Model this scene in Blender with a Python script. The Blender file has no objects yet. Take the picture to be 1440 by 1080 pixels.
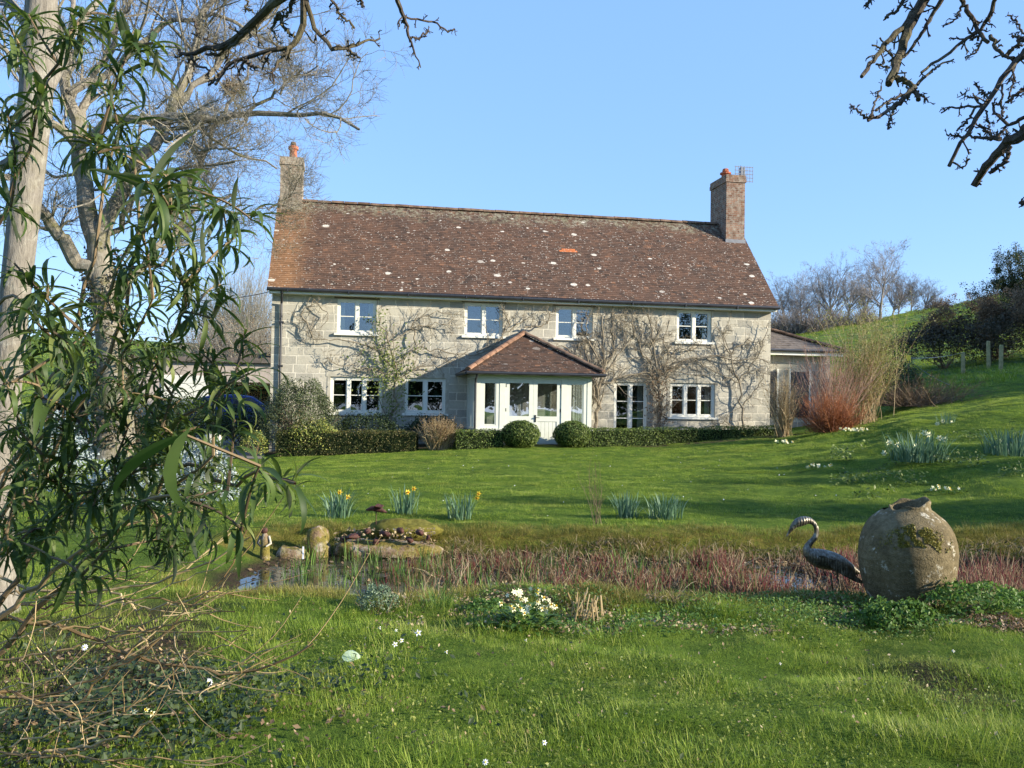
import bpy, math, numpy as np
from mathutils import Matrix, Vector
C = bpy.context.scene
COL = C.collection
rad = math.radians
# ------------------------------------------------------------------ camera
F, CX, CY = 1247., 720., 540.
PITCH, ROLL = math.atan(25/1247), rad(.94)
CAM = np.array([0, 0, 1.6])
fw = np.array([0, math.cos(PITCH), math.sin(PITCH)]); _r = np.array([1., 0, 0]); _u = np.cross(_r, fw)
up = _u*math.cos(ROLL)-_r*math.sin(ROLL); rt = _r*math.cos(ROLL)+_u*math.sin(ROLL)
cd = bpy.data.cameras.new('camera'); cam = bpy.data.objects.new('camera', cd); COL.objects.link(cam)
cd.sensor_width = 36; cd.lens = F/1440*36; cd.clip_start = .05; cd.clip_end = 3000
mw = Matrix.Identity(4)
for i in range(3):
    mw[i][0], mw[i][1], mw[i][2], mw[i][3] = rt[i], up[i], -fw[i], CAM[i]
cam.matrix_world = mw
C.camera = cam
# ------------------------------------------------------------------ light
SUN_EL = rad(19.5); SUN_AZ = math.atan2(.954, -.30)          # clockwise from +Y
SD = Vector((math.sin(SUN_AZ)*math.cos(SUN_EL), math.cos(SUN_AZ)*math.cos(SUN_EL), math.sin(SUN_EL)))
w = bpy.data.worlds.new('World'); C.world = w; w.use_nodes = True
nt = w.node_tree; bg = nt.nodes['Background']
sky = nt.nodes.new('ShaderNodeTexSky'); sky.sky_type = 'NISHITA'; sky.sun_disc = False
sky.sun_elevation = SUN_EL; sky.sun_rotation = SUN_AZ; sky.altitude = 100; sky.air_density = 1.0; sky.dust_density = .15; sky.ozone_density = 2.2
smx = nt.nodes.new('ShaderNodeMix'); smx.data_type = 'RGBA'; smx.inputs[0].default_value = .62; nt.links.new(sky.outputs[0], smx.inputs[6]); smx.inputs[7].default_value = (1.35, 2.65, 5.4, 1)
nt.links.new(smx.outputs[2], bg.inputs[0]); bg.inputs[1].default_value = .115
ld = bpy.data.lights.new('sun', 'SUN'); lo = bpy.data.objects.new('sun', ld); COL.objects.link(lo)
ld.energy = 5.0; ld.angle = rad(.53); ld.color = (1, .90, .74)
lo.rotation_euler = SD.to_track_quat('Z', 'Y').to_euler()
C.view_settings.view_transform = 'Standard'; C.view_settings.look = 'None'; C.view_settings.gamma = 1
C.view_settings.exposure = 1.15
C.cycles.max_bounces = 6; C.cycles.transparent_max_bounces = 12

def ray(x, y): return fw+rt*(x-CX)/F-up*(y-CY)/F
def at(x, y, Y):
    r = ray(x, y); return CAM+r*(Y/r[1])
RNG = np.random.default_rng(7)
# ------------------------------------------------------------------ mesh helpers
def nrm(v): return v/np.maximum(np.linalg.norm(v, axis=-1, keepdims=True), 1e-9)
class MB:
    def __init__(s): s.v = []; s.n = 0; s.q = []; s.t = []; s.qt = []; s.tt = []
    def add(s, V, Q=None, T=None, tint=.5):
        V = np.asarray(V, float).reshape(-1, 3)
        for f, L, TL in ((Q, s.q, s.qt), (T, s.t, s.tt)):
            if f is not None and len(f):
                f = np.asarray(f, int); L.append(f+s.n)
                TL.append(np.broadcast_to(np.asarray(tint, float), (len(f),)).copy())
        s.v.append(V); s.n += len(V)
    def box(s, x0, x1, y0, y1, z0, z1, tint=.5):
        V = [(x, y, z) for z in (z0, z1) for y in (y0, y1) for x in (x0, x1)]
        s.add(V, Q=[(0, 2, 3, 1), (4, 5, 7, 6), (0, 1, 5, 4), (2, 6, 7, 3), (0, 4, 6, 2), (1, 3, 7, 5)], tint=tint)
    def hexa(s, V, tint=.5):
        s.add(V, Q=[(0, 2, 3, 1), (4, 5, 7, 6), (0, 1, 5, 4), (2, 6, 7, 3), (0, 4, 6, 2), (1, 3, 7, 5)], tint=tint)
    def quad(s, a, b, c, d, tint=.5): s.add([a, b, c, d], Q=[(0, 1, 2, 3)], tint=tint)
    def tubes(s, P, R, sides=5, tint=.5, cap=False):
        P = np.asarray(P, float); R = np.asarray(R, float)
        if P.ndim == 2: P = P[None]; R = R[None]
        N, K, _ = P.shape
        T = nrm(np.gradient(P, axis=1)); D = nrm(P[:, -1]-P[:, 0])
        ref = np.where(np.abs(D[:, 2:3]) < .8, np.array([[0, 0, 1.]]), np.array([[1., 0.1, 0]]))
        a = np.cross(D, ref)[:, None, :]
        u = nrm(a-(a*T).sum(-1, keepdims=True)*T); v = np.cross(T, u)
        an = np.arange(sides)/sides*2*math.pi
        V = P[:, :, None]+R[:, :, None, None]*(u[:, :, None]*np.cos(an)[:, None]+v[:, :, None]*np.sin(an)[:, None])
        i = np.arange(N)[:, None, None]*K*sides+np.arange(K-1)[None, :, None]*sides; j = np.arange(sides); k = (j+1) % sides
        Q = np.stack([i+j, i+k, i+sides+k, i+sides+j], -1).reshape(-1, 4)
        t = np.asarray(tint, float)
        if t.ndim == 1: t = np.repeat(t, (K-1)*sides)
        s.add(V, Q=Q, tint=t)
        if cap:
            for n in range(N):
                for kk in (0, K-1):
                    ring = V[n, kk]; c = ring.mean(0)
                    s.add(np.vstack([ring, c]), T=[(m, (m+1) % sides, sides) if kk else ((m+1) % sides, m, sides) for m in range(sides)], tint=float(np.mean(t)))
    def inst(s, TV, TQ, O, X, Y, Z, S, tint=.5, ttint=None):
        """copies of a template: axes X,Y,Z and scale S per copy"""
        TV = np.asarray(TV, float); N = len(O)
        V = O[:, None]+S[:, None, None]*(TV[None, :, 0:1]*X[:, None]+TV[None, :, 1:2]*Y[:, None]+TV[None, :, 2:3]*Z[:, None])
        Q = (np.asarray(TQ)[None]+(np.arange(N)*len(TV))[:, None, None]).reshape(-1, len(TQ[0]))
        t = np.asarray(tint, float)
        if t.ndim == 1: t = np.repeat(t, len(TQ))
        if len(TQ[0]) == 4: s.add(V, Q=Q, tint=t)
        else: s.add(V, T=Q, tint=t)
    def build(s, name, mat, parent=None, smooth=False):
        me = bpy.data.meshes.new(name)
        V = np.concatenate(s.v); Q = np.concatenate(s.q) if s.q else np.zeros((0, 4), int); T = np.concatenate(s.t) if s.t else np.zeros((0, 3), int)
        tint = np.concatenate(s.qt+s.tt)
        me.vertices.add(len(V)); me.vertices.foreach_set('co', V.astype(np.float32).ravel())
        L = np.concatenate([Q.ravel(), T.ravel()]); me.loops.add(len(L)); me.loops.foreach_set('vertex_index', L.astype(np.int32))
        st = np.concatenate([np.arange(len(Q))*4, len(Q)*4+np.arange(len(T))*3]); me.polygons.add(len(st)); me.polygons.foreach_set('loop_start', st.astype(np.int32))
        me.update(calc_edges=True)
        me.polygons.foreach_set('use_smooth', np.full(len(st), bool(smooth)))
        at_ = me.attributes.new('tint', 'FLOAT', 'FACE'); at_.data.foreach_set('value', tint.astype(np.float32))
        me.materials.append(mat)
        o = bpy.data.objects.new(name, me); COL.objects.link(o)
        if parent: o.parent = parent
        return o
def tag(o, label=None, cat=None, group=None, kind=None):
    if label: o['label'] = label
    if cat: o['category'] = cat
    if group: o['group'] = group
    if kind: o['kind'] = kind
    return o
def thing(name, label, cat, loc=(0, 0, 0), rz=0, group=None):
    o = bpy.data.objects.new(name, None); COL.objects.link(o); o.empty_display_size = .2
    o.location = [float(c) for c in loc]; o.rotation_euler = (0, 0, rz)
    return tag(o, label, cat, group)
def dup(root, loc, rz=0, sc=1, label=None, group=None):
    r = root.copy(); COL.objects.link(r); r.location = [float(c) for c in loc]; r.rotation_euler = (0, 0, rz); r.scale = (sc,)*3 if np.isscalar(sc) else sc
    if label: r['label'] = label
    if group: r['group'] = group
    for ch in list(root.children):
        c = ch.copy(); COL.objects.link(c); c.parent = r
        for g in list(ch.children):
            d = g.copy(); COL.objects.link(d); d.parent = c
    return r
# ------------------------------------------------------------------ materials
class NT:
    def __init__(s, name):
        s.m = bpy.data.materials.new(name); s.m.use_nodes = True; s.t = s.m.node_tree; s.t.nodes.clear()
        s.out = s.n('ShaderNodeOutputMaterial')
    def n(s, typ, **kw):
        o = s.t.nodes.new(typ)
        for k, v in kw.items(): setattr(o, k, v)
        return o
    def l(s, a, b): s.t.links.new(a, b)
    def set(s, node, **kw):
        for k, v in kw.items():
            k = k.replace('_', ' ')
            if hasattr(v, 'links') or isinstance(v, bpy.types.NodeSocket): s.l(v, node.inputs[k])
            else: node.inputs[k].default_value = v
        return node
    def coord(s, kind='Object'): return s.n('ShaderNodeTexCoord').outputs[kind]
    def pos(s): return s.n('ShaderNodeNewGeometry').outputs['Position']
    def mapv(s, v, sc=(1, 1, 1), rot=(0, 0, 0)):
        m = s.n('ShaderNodeMapping'); s.l(v, m.inputs[0]); m.inputs['Scale'].default_value = sc; m.inputs['Rotation'].default_value = rot; return m.outputs[0]
    def noise(s, v, scale, detail=4, rough=.6, out='Fac', dist=0):
        n_ = s.n('ShaderNodeTexNoise'); s.l(v, n_.inputs['Vector']); n_.inputs['Scale'].default_value = scale; n_.inputs['Detail'].default_value = detail; n_.inputs['Roughness'].default_value = rough; n_.inputs['Distortion'].default_value = dist
        return n_.outputs[out]
    def ramp(s, f, stops, interp='LINEAR'):
        r = s.n('ShaderNodeValToRGB'); s.l(f, r.inputs[0]); cr = r.color_ramp; cr.interpolation = interp
        while len(cr.elements) < len(stops): cr.elements.new(.5)
        for e, (p, c) in zip(cr.elements, stops):
            e.position = p; e.color = (c, c, c, 1) if np.isscalar(c) else (*c, 1)
        return r.outputs[0]
    def mix(s, f, a, b, mode='MIX'):
        m = s.n('ShaderNodeMix', data_type='RGBA', blend_type=mode)
        for sock, v in ((m.inputs[0], f), (m.inputs[6], a), (m.inputs[7], b)):
            if isinstance(v, bpy.types.NodeSocket): s.l(v, sock)
            elif np.isscalar(v): sock.default_value = v
            else: sock.default_value = (*v, 1)
        return m.outputs[2]
    def math(s, op, a, b=0, clamp=False):
        m = s.n('ShaderNodeMath', operation=op, use_clamp=clamp)
        for sock, v in ((m.inputs[0], a), (m.inputs[1], b)):
            if isinstance(v, bpy.types.NodeSocket): s.l(v, sock)
            else: sock.default_value = v
        return m.outputs[0]
    def attr(s, name='tint'):
        a = s.n('ShaderNodeAttribute'); a.attribute_name = name; return a.outputs['Fac']
    def bump(s, h, strength=.5, dist=.01):
        b = s.n('ShaderNodeBump'); s.l(h, b.inputs['Height']); b.inputs['Strength'].default_value = strength; b.inputs['Distance'].default_value = dist; return b.outputs[0]
    def finish(s, color, rough=.7, normal=None, spec=.3, metal=0, trans=0, transcol=None):
        p = s.n('ShaderNodeBsdfPrincipled')
        for k, v in (('Base Color', color), ('Roughness', rough), ('Specular IOR Level', spec), ('Metallic', metal)):
            if isinstance(v, bpy.types.NodeSocket): s.l(v, p.inputs[k])
            else: p.inputs[k].default_value = (*v, 1) if not np.isscalar(v) else v
        if normal is not None: s.l(normal, p.inputs['Normal'])
        sh = p.outputs[0]
        if trans:
            tr = s.n('ShaderNodeBsdfTranslucent'); c = transcol if transcol is not None else color
            if isinstance(c, bpy.types.NodeSocket): s.l(c, tr.inputs[0])
            else: tr.inputs[0].default_value = (*c, 1)
            mx = s.n('ShaderNodeMixShader'); mx.inputs[0].default_value = trans; s.l(sh, mx.inputs[1]); s.l(tr.outputs[0], mx.inputs[2]); sh = mx.outputs[0]
        s.l(sh, s.out.inputs[0]); return s.m
def simple(name, col, rough=.7, spec=.3, metal=0, var=.25, scale=12, bump=.3):
    t = NT(name); p = t.coord(); n_ = t.noise(p, scale, 5)
    a = tuple(c*(1-var) for c in col); b = tuple(min(1, c*(1+var)) for c in col)
    return t.finish(t.ramp(n_, [(.3, a), (.7, b)]), rough, t.bump(n_, bump, .01) if bump else None, spec, metal)
def leafmat(name, stops, trans=.35, rough=.5, back=None, spec=.3, wn=3.0, tc=None):
    """stops: colours picked by the leaf's own tint and a slow noise"""
    t = NT(name); f = t.math('ADD', t.math('MULTIPLY', t.attr(), .7), t.math('MULTIPLY', t.noise(t.pos(), wn, 3), .45))
    c = t.ramp(f, stops)
    c2 = c
    if back is not None:
        bf = t.n('ShaderNodeNewGeometry').outputs['Backfacing']; c2 = t.mix(bf, c, back)
    return t.finish(c2, rough, None, spec, 0, trans, c if tc is None else tc)
def stone_mat():
    t = NT('ashlar_stone'); o = t.coord(); sep = t.n('ShaderNodeSeparateXYZ'); t.l(o, sep.inputs[0])
    cx = t.n('ShaderNodeCombineXYZ'); t.l(t.math('ADD', sep.outputs[0], sep.outputs[1]), cx.inputs[0]); t.l(sep.outputs[2], cx.inputs[1])
    ds = t.noise(o, 1.1, 3, .6, 'Color'); vm = t.n('ShaderNodeVectorMath', operation='MULTIPLY_ADD'); t.l(ds, vm.inputs[0]); vm.inputs[1].default_value = (.2, .07, 0); t.l(cx.outputs[0], vm.inputs[2])
    ds2 = t.noise(o, 9, 3, .6, 'Color'); vm2 = t.n('ShaderNodeVectorMath', operation='MULTIPLY_ADD'); t.l(ds2, vm2.inputs[0]); vm2.inputs[1].default_value = (.03, .03, 0); t.l(vm.outputs[0], vm2.inputs[2])
    b = t.n('ShaderNodeTexBrick'); t.l(vm2.outputs[0], b.inputs['Vector']); b.offset = .43; b.offset_frequency = 2; b.squash = .72; b.squash_frequency = 3
    t.set(b, Scale=1., Mortar_Size=.02, Mortar_Smooth=.25, Bias=0., Brick_Width=.58, Row_Height=.275)
    b.inputs['Color1'].default_value = (0, 0, 0, 1); b.inputs['Color2'].default_value = (1, 1, 1, 1); b.inputs['Mortar'].default_value = (.5, .5, .5, 1)
    blk = t.ramp(b.outputs['Color'], [(0, (.31, .295, .245)), (.35, (.39, .37, .30)), (.7, (.44, .415, .335)), (1, (.50, .46, .36))])
    n1 = t.noise(o, 2.2, 6, .7); n2 = t.noise(o, 22, 5, .7)
    blk = t.mix(t.ramp(n1, [(.42, 0), (.66, .6)]), blk, (.25, .235, .20))
    blk = t.mix(t.ramp(n2, [(.5, 0), (.75, .5)]), blk, (.52, .49, .40))
    blk = t.mix(t.ramp(t.noise(o, 48, 3, .7), [(.58, 0), (.72, .55)]), blk, (.16, .15, .13))
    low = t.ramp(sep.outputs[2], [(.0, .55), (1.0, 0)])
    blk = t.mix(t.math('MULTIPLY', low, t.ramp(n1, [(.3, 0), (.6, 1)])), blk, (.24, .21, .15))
    mortar = t.mix(n2, (.54, .50, .39), (.64, .60, .50))
    fac = t.math('MULTIPLY', b.outputs['Fac'], t.ramp(t.noise(o, 3.5, 3), [(.35, .35), (.6, 1)]))
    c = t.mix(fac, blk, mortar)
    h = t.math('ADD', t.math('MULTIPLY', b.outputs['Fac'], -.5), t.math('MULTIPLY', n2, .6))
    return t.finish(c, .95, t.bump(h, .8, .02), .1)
def brick_mat(name, c1, c2, mortar, lich=.4):
    t = NT(name); o = t.coord(); sep = t.n('ShaderNodeSeparateXYZ'); t.l(o, sep.inputs[0])
    cx = t.n('ShaderNodeCombineXYZ'); t.l(t.math('ADD', sep.outputs[0], sep.outputs[1]), cx.inputs[0]); t.l(sep.outputs[2], cx.inputs[1])
    b = t.n('ShaderNodeTexBrick'); t.l(cx.outputs[0], b.inputs['Vector']); t.set(b, Scale=1., Mortar_Size=.008, Mortar_Smooth=.2, Bias=0., Brick_Width=.215, Row_Height=.075)
    b.inputs['Color1'].default_value = (0, 0, 0, 1); b.inputs['Color2'].default_value = (1, 1, 1, 1); b.inputs['Mortar'].default_value = (.5, .5, .5, 1)
    c = t.ramp(b.outputs['Color'], [(0, c1), (1, c2)]); c = t.mix(b.outputs['Fac'], c, mortar)
    n1 = t.noise(o, 7, 5, .75); c = t.mix(t.ramp(n1, [(.45, 0), (.62, lich)]), c, (.42, .40, .33))
    c = t.mix(t.ramp(t.noise(o, 3, 4), [(.5, 0), (.7, .5)]), c, (.12, .085, .06))
    return t.finish(c, .95, t.bump(t.math('MULTIPLY', b.outputs['Fac'], -1), .6, .01), .1)
def tile_mat(name, orange_x=None, lich=1., moss=0., dark=1.):
    t = NT(name); o = t.coord(); f = t.attr(); sep = t.n('ShaderNodeSeparateXYZ'); t.l(o, sep.inputs[0])
    c = t.ramp(f, [(0, (.052*dark, .038*dark, .031*dark)), (.3, (.088*dark, .057*dark, .043*dark)), (.65, (.122*dark, .074*dark, .052*dark)), (.9, (.155*dark, .088*dark, .058*dark)), (.945, (.23, .12, .07)), (.96, (.50, .15, .05)), (1, (.55, .17, .06))])
    c = t.mix(t.ramp(t.noise(o, .8, 4), [(.45, 0), (.7, .5)]), c, (.145*dark, .080*dark, .052*dark))
    c = t.mix(t.ramp(t.noise(o, 1.7, 4), [(.5, 0), (.7, .5)]), c, (.065, .05, .042))
    if orange_x is not None:
        g = t.math('ADD', sep.outputs[0], t.math('MULTIPLY', t.noise(o, 1.5, 3), -1.0)); c = t.mix(t.ramp(g, [(.0, .7), (.7, 0)]), c, t.mix(f, (.22, .12, .06), (.33, .18, .09)))
    # pale lichen discs, flattened along the courses
    vv = t.mapv(o, (1, 1.0, 1.9)); vo = t.n('ShaderNodeTexVoronoi'); vo.feature = 'F1'; t.l(vv, vo.inputs['Vector']); vo.inputs['Scale'].default_value = 1.9
    vc = t.n('ShaderNodeSeparateColor'); t.l(vo.outputs['Color'], vc.inputs[0])
    size = t.ramp(vc.outputs[0], [(.0, -.03), (.35, .05), (.8, .17), (1, .27)])
    edge = t.math('ADD', vo.outputs['Distance'], t.math('MULTIPLY', t.noise(o, 14, 3), .16))
    big = t.math('LESS_THAN', edge, t.math('ADD', size, .052*1.0))
    reg = t.ramp(t.noise(o, .45, 2), [(.30, .2), (.5, 1)])
    vo2 = t.n('ShaderNodeTexVoronoi'); t.l(vv, vo2.inputs['Vector']); vo2.inputs['Scale'].default_value = 9
    sm = t.math('LESS_THAN', t.math('ADD', vo2.outputs['Distance'], t.math('MULTIPLY', t.noise(o, 3.1, 5, .8), .9)), .63)
    c = t.mix(t.math('MULTIPLY', t.math('MULTIPLY', big, reg), .85*lich), c, (.62, .58, .50))
    vo3 = t.n('ShaderNodeTexVoronoi'); t.l(vv, vo3.inputs['Vector']); vo3.inputs['Scale'].default_value = 4.3; s3 = t.n('ShaderNodeSeparateColor'); t.l(vo3.outputs['Color'], s3.inputs[0])
    mid = t.math('LESS_THAN', t.math('ADD', vo3.outputs['Distance'], t.math('MULTIPLY', t.noise(o, 17, 3), .22)), t.ramp(s3.outputs[0], [(.3, .0), (1, .34)]))
    c = t.mix(t.math('MULTIPLY', t.math('MULTIPLY', mid, t.ramp(t.noise(o, .7, 3, .7), [(.42, 0.1), (.62, 1)])), .8*lich), c, (.52, .48, .41))
    c = t.mix(t.math('MULTIPLY', sm, .7*lich), c, (.46, .42, .36))
    if moss:
        mz = t.math('ADD', t.math('SUBTRACT', sep.outputs[2], moss+.12), t.math('MULTIPLY', t.noise(o, 1.3, 5, .7), 1.5))
        mo = t.ramp(mz, [(.62, 0), (.95, 1)])
        c = t.mix(t.math('MULTIPLY', mo, t.ramp(t.noise(o, 8, 3, .7), [(.44, .0), (.62, .7)])), c, t.mix(t.noise(o, 2.1, 2), (.42, .40, .33), (.12, .12, .03)))
    n2 = t.noise(o, 40, 4)
    return t.finish(c, .95, t.bump(n2, .5, .01), .12)
def glass_mat(name, refl=.22, tintc=(.75, .8, .8)):
    t = NT(name); g = t.n('ShaderNodeBsdfGlossy'); g.inputs['Roughness'].default_value = .01; g.inputs['Color'].default_value = (.9, .95, 1, 1)
    n_ = t.noise(t.coord(), 1.2, 1); t.l(t.bump(n_, .25, .02), g.inputs['Normal'])
    tr = t.n('ShaderNodeBsdfTransparent'); tr.inputs[0].default_value = (*tintc, 1); mx = t.n('ShaderNodeMixShader')
    mx.inputs[0].default_value = refl; t.l(tr.outputs[0], mx.inputs[1]); t.l(g.outputs[0], mx.inputs[2]); t.l(mx.outputs[0], t.out.inputs[0]); return t.m
def bark_mat(name, c1, c2, moss=(.12, .12, .03), mamt=.4, scale=(9, 9, 2), lichen=.3):
    t = NT(name); p = t.pos(); v = t.mapv(p, scale); n_ = t.noise(v, 3, 6, .7); c = t.ramp(n_, [(.3, c1), (.7, c2)])
    c = t.mix(t.ramp(t.noise(p, 1.6, 5, .7), [(.5, 0), (.62, mamt)]), c, moss)
    c = t.mix(t.ramp(t.noise(p, 7, 4, .7), [(.55, 0), (.68, lichen)]), c, (.52, .52, .44))
    return t.finish(c, .9, t.bump(n_, .9, .02), .15)
M = {}
M['stone'] = stone_mat()
M['quoin'] = simple('dressed_stone', (.40, .375, .30), .95, .1, var=.3, scale=5)
M['frame'] = simple('cream_paint', (.70, .69, .60), .45, .4, var=.05, scale=5, bump=.05)
M['sage'] = simple('pale_sage_paint', (.58, .60, .51), .5, .4, var=.06, scale=5, bump=.05)
M['black'] = simple('black_plastic', (.022, .023, .026), .4, .5, var=.3, scale=4, bump=.05)
M['lead'] = simple('lead_flashing', (.17, .18, .20), .6, .4, var=.25, scale=9)
M['interior'] = simple('dimmed_room', (.055, .05, .045), .9, .1, bump=0)  # near-black colour carries the dimness of the rooms
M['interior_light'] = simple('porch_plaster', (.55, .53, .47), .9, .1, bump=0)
M['curtain'] = simple('curtain_cloth', (.62, .6, .54), .9, .1, var=.1, scale=20)
M['glass'] = glass_mat('window_glass', .15)
M['porch_glass'] = glass_mat('porch_glass', .34, (.93, .95, .95))
M['tiles'] = tile_mat('roof_tiles', 0, 1., 8.05)
M['porch_tiles'] = tile_mat('porch_tiles', None, .5, dark=.85)
M['slate'] = simple('slate', (.125, .105, .088), .75, .3, var=.4, scale=6)
M['ridge'] = simple('ridge_clay', (.22, .125, .08), .9, .15, var=.55, scale=5)
M['ridge_old'] = simple('old_ridge_clay', (.15, .10, .07), .95, .1, var=.6, scale=4)
M['brickR'] = brick_mat('red_brick', (.12, .06, .04), (.24, .125, .08), (.27, .235, .185), .5)
M['brickL'] = brick_mat('grey_brick', (.20, .14, .10), (.34, .27, .20), (.36, .33, .27), .75)
M['pot'] = simple('terracotta', (.42, .13, .065), .8, .2, var=.3, scale=9)
M['metal'] = simple('galvanised_metal', (.35, .36, .37), .4, .5, .8, var=.1, bump=0)
M['aerial'] = simple('dull_aluminium', (.16, .17, .19), .5, .5, .5, var=.1, bump=0)
M['concrete'] = simple('pale_render', (.42, .36, .31), .95, .1, var=.25, scale=2.5)
M['blue'] = simple('blue_car_paint', (.012, .035, .19), .25, .6, .2, var=.05, bump=0)
M['rubber'] = simple('rubber', (.02, .02, .02), .8, .2, bump=0)
M['lamp'] = simple('lamp_lens', (.6, .5, .45), .2, .6, bump=0)
M['darkglass'] = simple('car_glass', (.02, .025, .03), .05, .8, bump=0)
M['twig_grey'] = bark_mat('grey_twig_bark', (.20, .18, .145), (.36, .33, .27), mamt=.3)
M['bark_oak'] = bark_mat('mossy_bark', (.12, .105, .08), (.28, .255, .205), (.11, .105, .035), .75)
M['bark_pale'] = bark_mat('pale_bark', (.13, .115, .095), (.30, .275, .23), (.20, .18, .08), .2, (14, 14, 3))
M['bark_apple'] = bark_mat('apple_bark', (.05, .04, .033), (.13, .105, .08), (.16, .15, .06), .5, (20, 20, 8), .25)
M['bark_far'] = bark_mat('distant_bark', (.17, .15, .14), (.28, .25, .23), (.12, .11, .08), .2)
M['straw'] = leafmat('pale_stem', [(.2, (.20, .13, .06)), (.6, (.40, .29, .14)), (1, (.60, .48, .28))], .1, .6)
M['stem_brown'] = leafmat('brown_stem', [(.2, (.09, .065, .04)), (.9, (.26, .19, .11))], .05, .7)
M['vine'] = bark_mat('vine_bark', (.12, .098, .068), (.31, .265, .19), (.17, .14, .08), .3, (12, 12, 6))
# ------------------------------------------------------------------ terrain
TC = np.array([-1.0, -.58, -.27, 0, .155, .295, .385, .465, .577, 1.0])
TR = [(0, [0.]*9), (7.3, [0, 0, 0, 0, 0, 0, .03, .08, .3]), (11.5, [-.02, -.04, -.05, -.05, -.04, -.03, .0, .05, .4]),
      (14, [-.1, -.1, -.1, -.02, .03, .06, .12, .3, .9]), (16, [-.12, -.12, -.1, .0, .1, .18, .34, .62, 1.3]), (18.5, [-.15, -.15, -.13, .06, .22, .42, .72, .95, 1.8]), (22, [-.15, -.15, -.15, .12, .4, .74, 1.30, 1.84, 2.8]),
      (25, [-.12, -.12, -.15, .2, .52, 1.0, 1.42, 1.9, 3.0]), (27, [-.1, -.1, -.15, .25, .6, 1.0, 1.42, 1.85, 3.0]), (33, [0, 0, .05, .35, .7, 1.1, 1.9, 2.7, 4]), (36, [.2, .2, .22, .5, .9, 1.3, 2.1, 2.95, 4.4]),
      (46, [.6, .6, .6, 1, 2, 2.5, 3.1, 4.0, 6]), (70, [2.2, 2.2, 2.2, 3, 4.2, 5.1, 6.6, 8.2, 10]), (110, [6.5, 6.8, 7, 8, 10.9, 12.2, 13.9, 16.6, 20]),
      (135, [10.2, 10.5, 9.5, 10, 11.3, 13, 15.2, 18.6, 23]), (170, [11.8, 11.7, 10, 10, 10.5, 12, 14.5, 18.5, 24]), (260, [9, 9, 9, 9, 9, 10, 12, 15, 18])]
TR = [(y, z[:4]+[z[3]+(z[4]-z[3])*(.08 if 14 < y < 30 else .5)]+z[4:]) for y, z in [(y, z if len(z) == 9 else z) for y, z in TR]]
TY = np.array([r[0] for r in TR], float); TZ = np.array([r[1] for r in TR], float)
def sstep(x, a, b):
    t = np.clip((x-a)/(b-a), 0, 1); return t*t*(3-2*t)
def vnoise(x, y, s=0):
    xi = np.floor(x); yi = np.floor(y); fx = x-xi; fy = y-yi; fx = fx*fx*(3-2*fx); fy = fy*fy*(3-2*fy)
    def h(a, b): q = np.sin(a*127.1+b*311.7+s*74.7)*43758.5453; return q-np.floor(q)
    return (h(xi, yi)*(1-fx)+h(xi+1, yi)*fx)*(1-fy)+(h(xi, yi+1)*(1-fx)+h(xi+1, yi+1)*fx)*fy
def pond_s(X, Y):
    n = (vnoise(X*1.3, Y*1.3, 1)-.5)*.5+(vnoise(X*4, Y*4, 2)-.5)*.18
    return np.minimum(np.minimum(Y-8.05-.0*X, 10.75-Y), np.minimum(X+2.75-.25*np.abs(Y-9.3), 8.5-X))+n*.8
def H(X, Y):
    X = np.asarray(X, float); Y = np.asarray(Y, float); Yc = np.clip(Y, 1e-3, 259.9)
    t = np.clip(X/np.maximum(Yc, 1.), -1, 1)
    iy = np.clip(np.searchsorted(TY, Yc)-1, 0, len(TY)-2); fy = (Yc-TY[iy])/(TY[iy+1]-TY[iy]); fy = np.clip(fy, 0, 1)
    it = np.clip(np.searchsorted(TC, t)-1, 0, len(TC)-2); ft = (t-TC[it])/(TC[it+1]-TC[it]); ft = ft*ft*(3-2*ft)*.5+ft*.5
    z = (TZ[iy, it]*(1-ft)+TZ[iy, it+1]*ft)*(1-fy)+(TZ[iy+1, it]*(1-ft)+TZ[iy+1, it+1]*ft)*fy
    s = pond_s(X, Y)
    z = z-.24*sstep(s, -.75, 0)-.40*sstep(s, 0, .5)
    z = z+((vnoise(X*1.9, Y*2.2, 3)-.5)*.085+(vnoise(X*4.2, Y*4.6, 6)-.5)*.045)*np.exp(-np.clip(Y-7, 0, 99)/14)*sstep(np.abs(pond_s(X, Y)+.2), .0, .5)+(vnoise(X*.7, Y*.7, 4)-.5)*.10*sstep(Y, 30, 40)
    z = z+(vnoise(X*1.1, Y*1.4, 5)-.5)*.16*sstep(X/np.maximum(Y, 1), .30, .40)*sstep(Y, 12.5, 15)*sstep(Y, 30, 24)
    return z
def gp(px, Y):
    X = at(px, 570, Y)[0]; return np.array([X, Y, float(H(X, Y))])
def axis(parts):
    out = []
    for a, b, st in parts: out += list(np.arange(a, b-1e-6, st))
    return np.array(out+[parts[-1][1]])
ys = axis([(-60, 0, 5), (0, 3, .5), (3, 12.4, .085), (12.4, 34, .28), (34, 60, .9), (60, 180, 3), (180, 300, 12)])
xs = np.concatenate([-axis([(7, 20, .6), (20, 60, 2.5), (60, 300, 15)])[::-1], axis([(-6.9, 10, .12)]), axis([(10.4, 26, .5), (27, 60, 2), (60, 300, 15)])])
GX, GY = np.meshgrid(xs, ys); GZ = H(GX, GY)
ny, nx = GX.shape; idx = np.arange(ny*nx).reshape(ny, nx)
Q = np.stack([idx[:-1, :-1], idx[:-1, 1:], idx[1:, 1:], idx[1:, :-1]], -1).reshape(-1, 4)
m = MB(); m.add(np.stack([GX, GY, GZ], -1), Q=Q)
t = NT('grass_ground'); p = t.pos(); sep = t.n('ShaderNodeSeparateXYZ'); t.l(p, sep.inputs[0])
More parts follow.
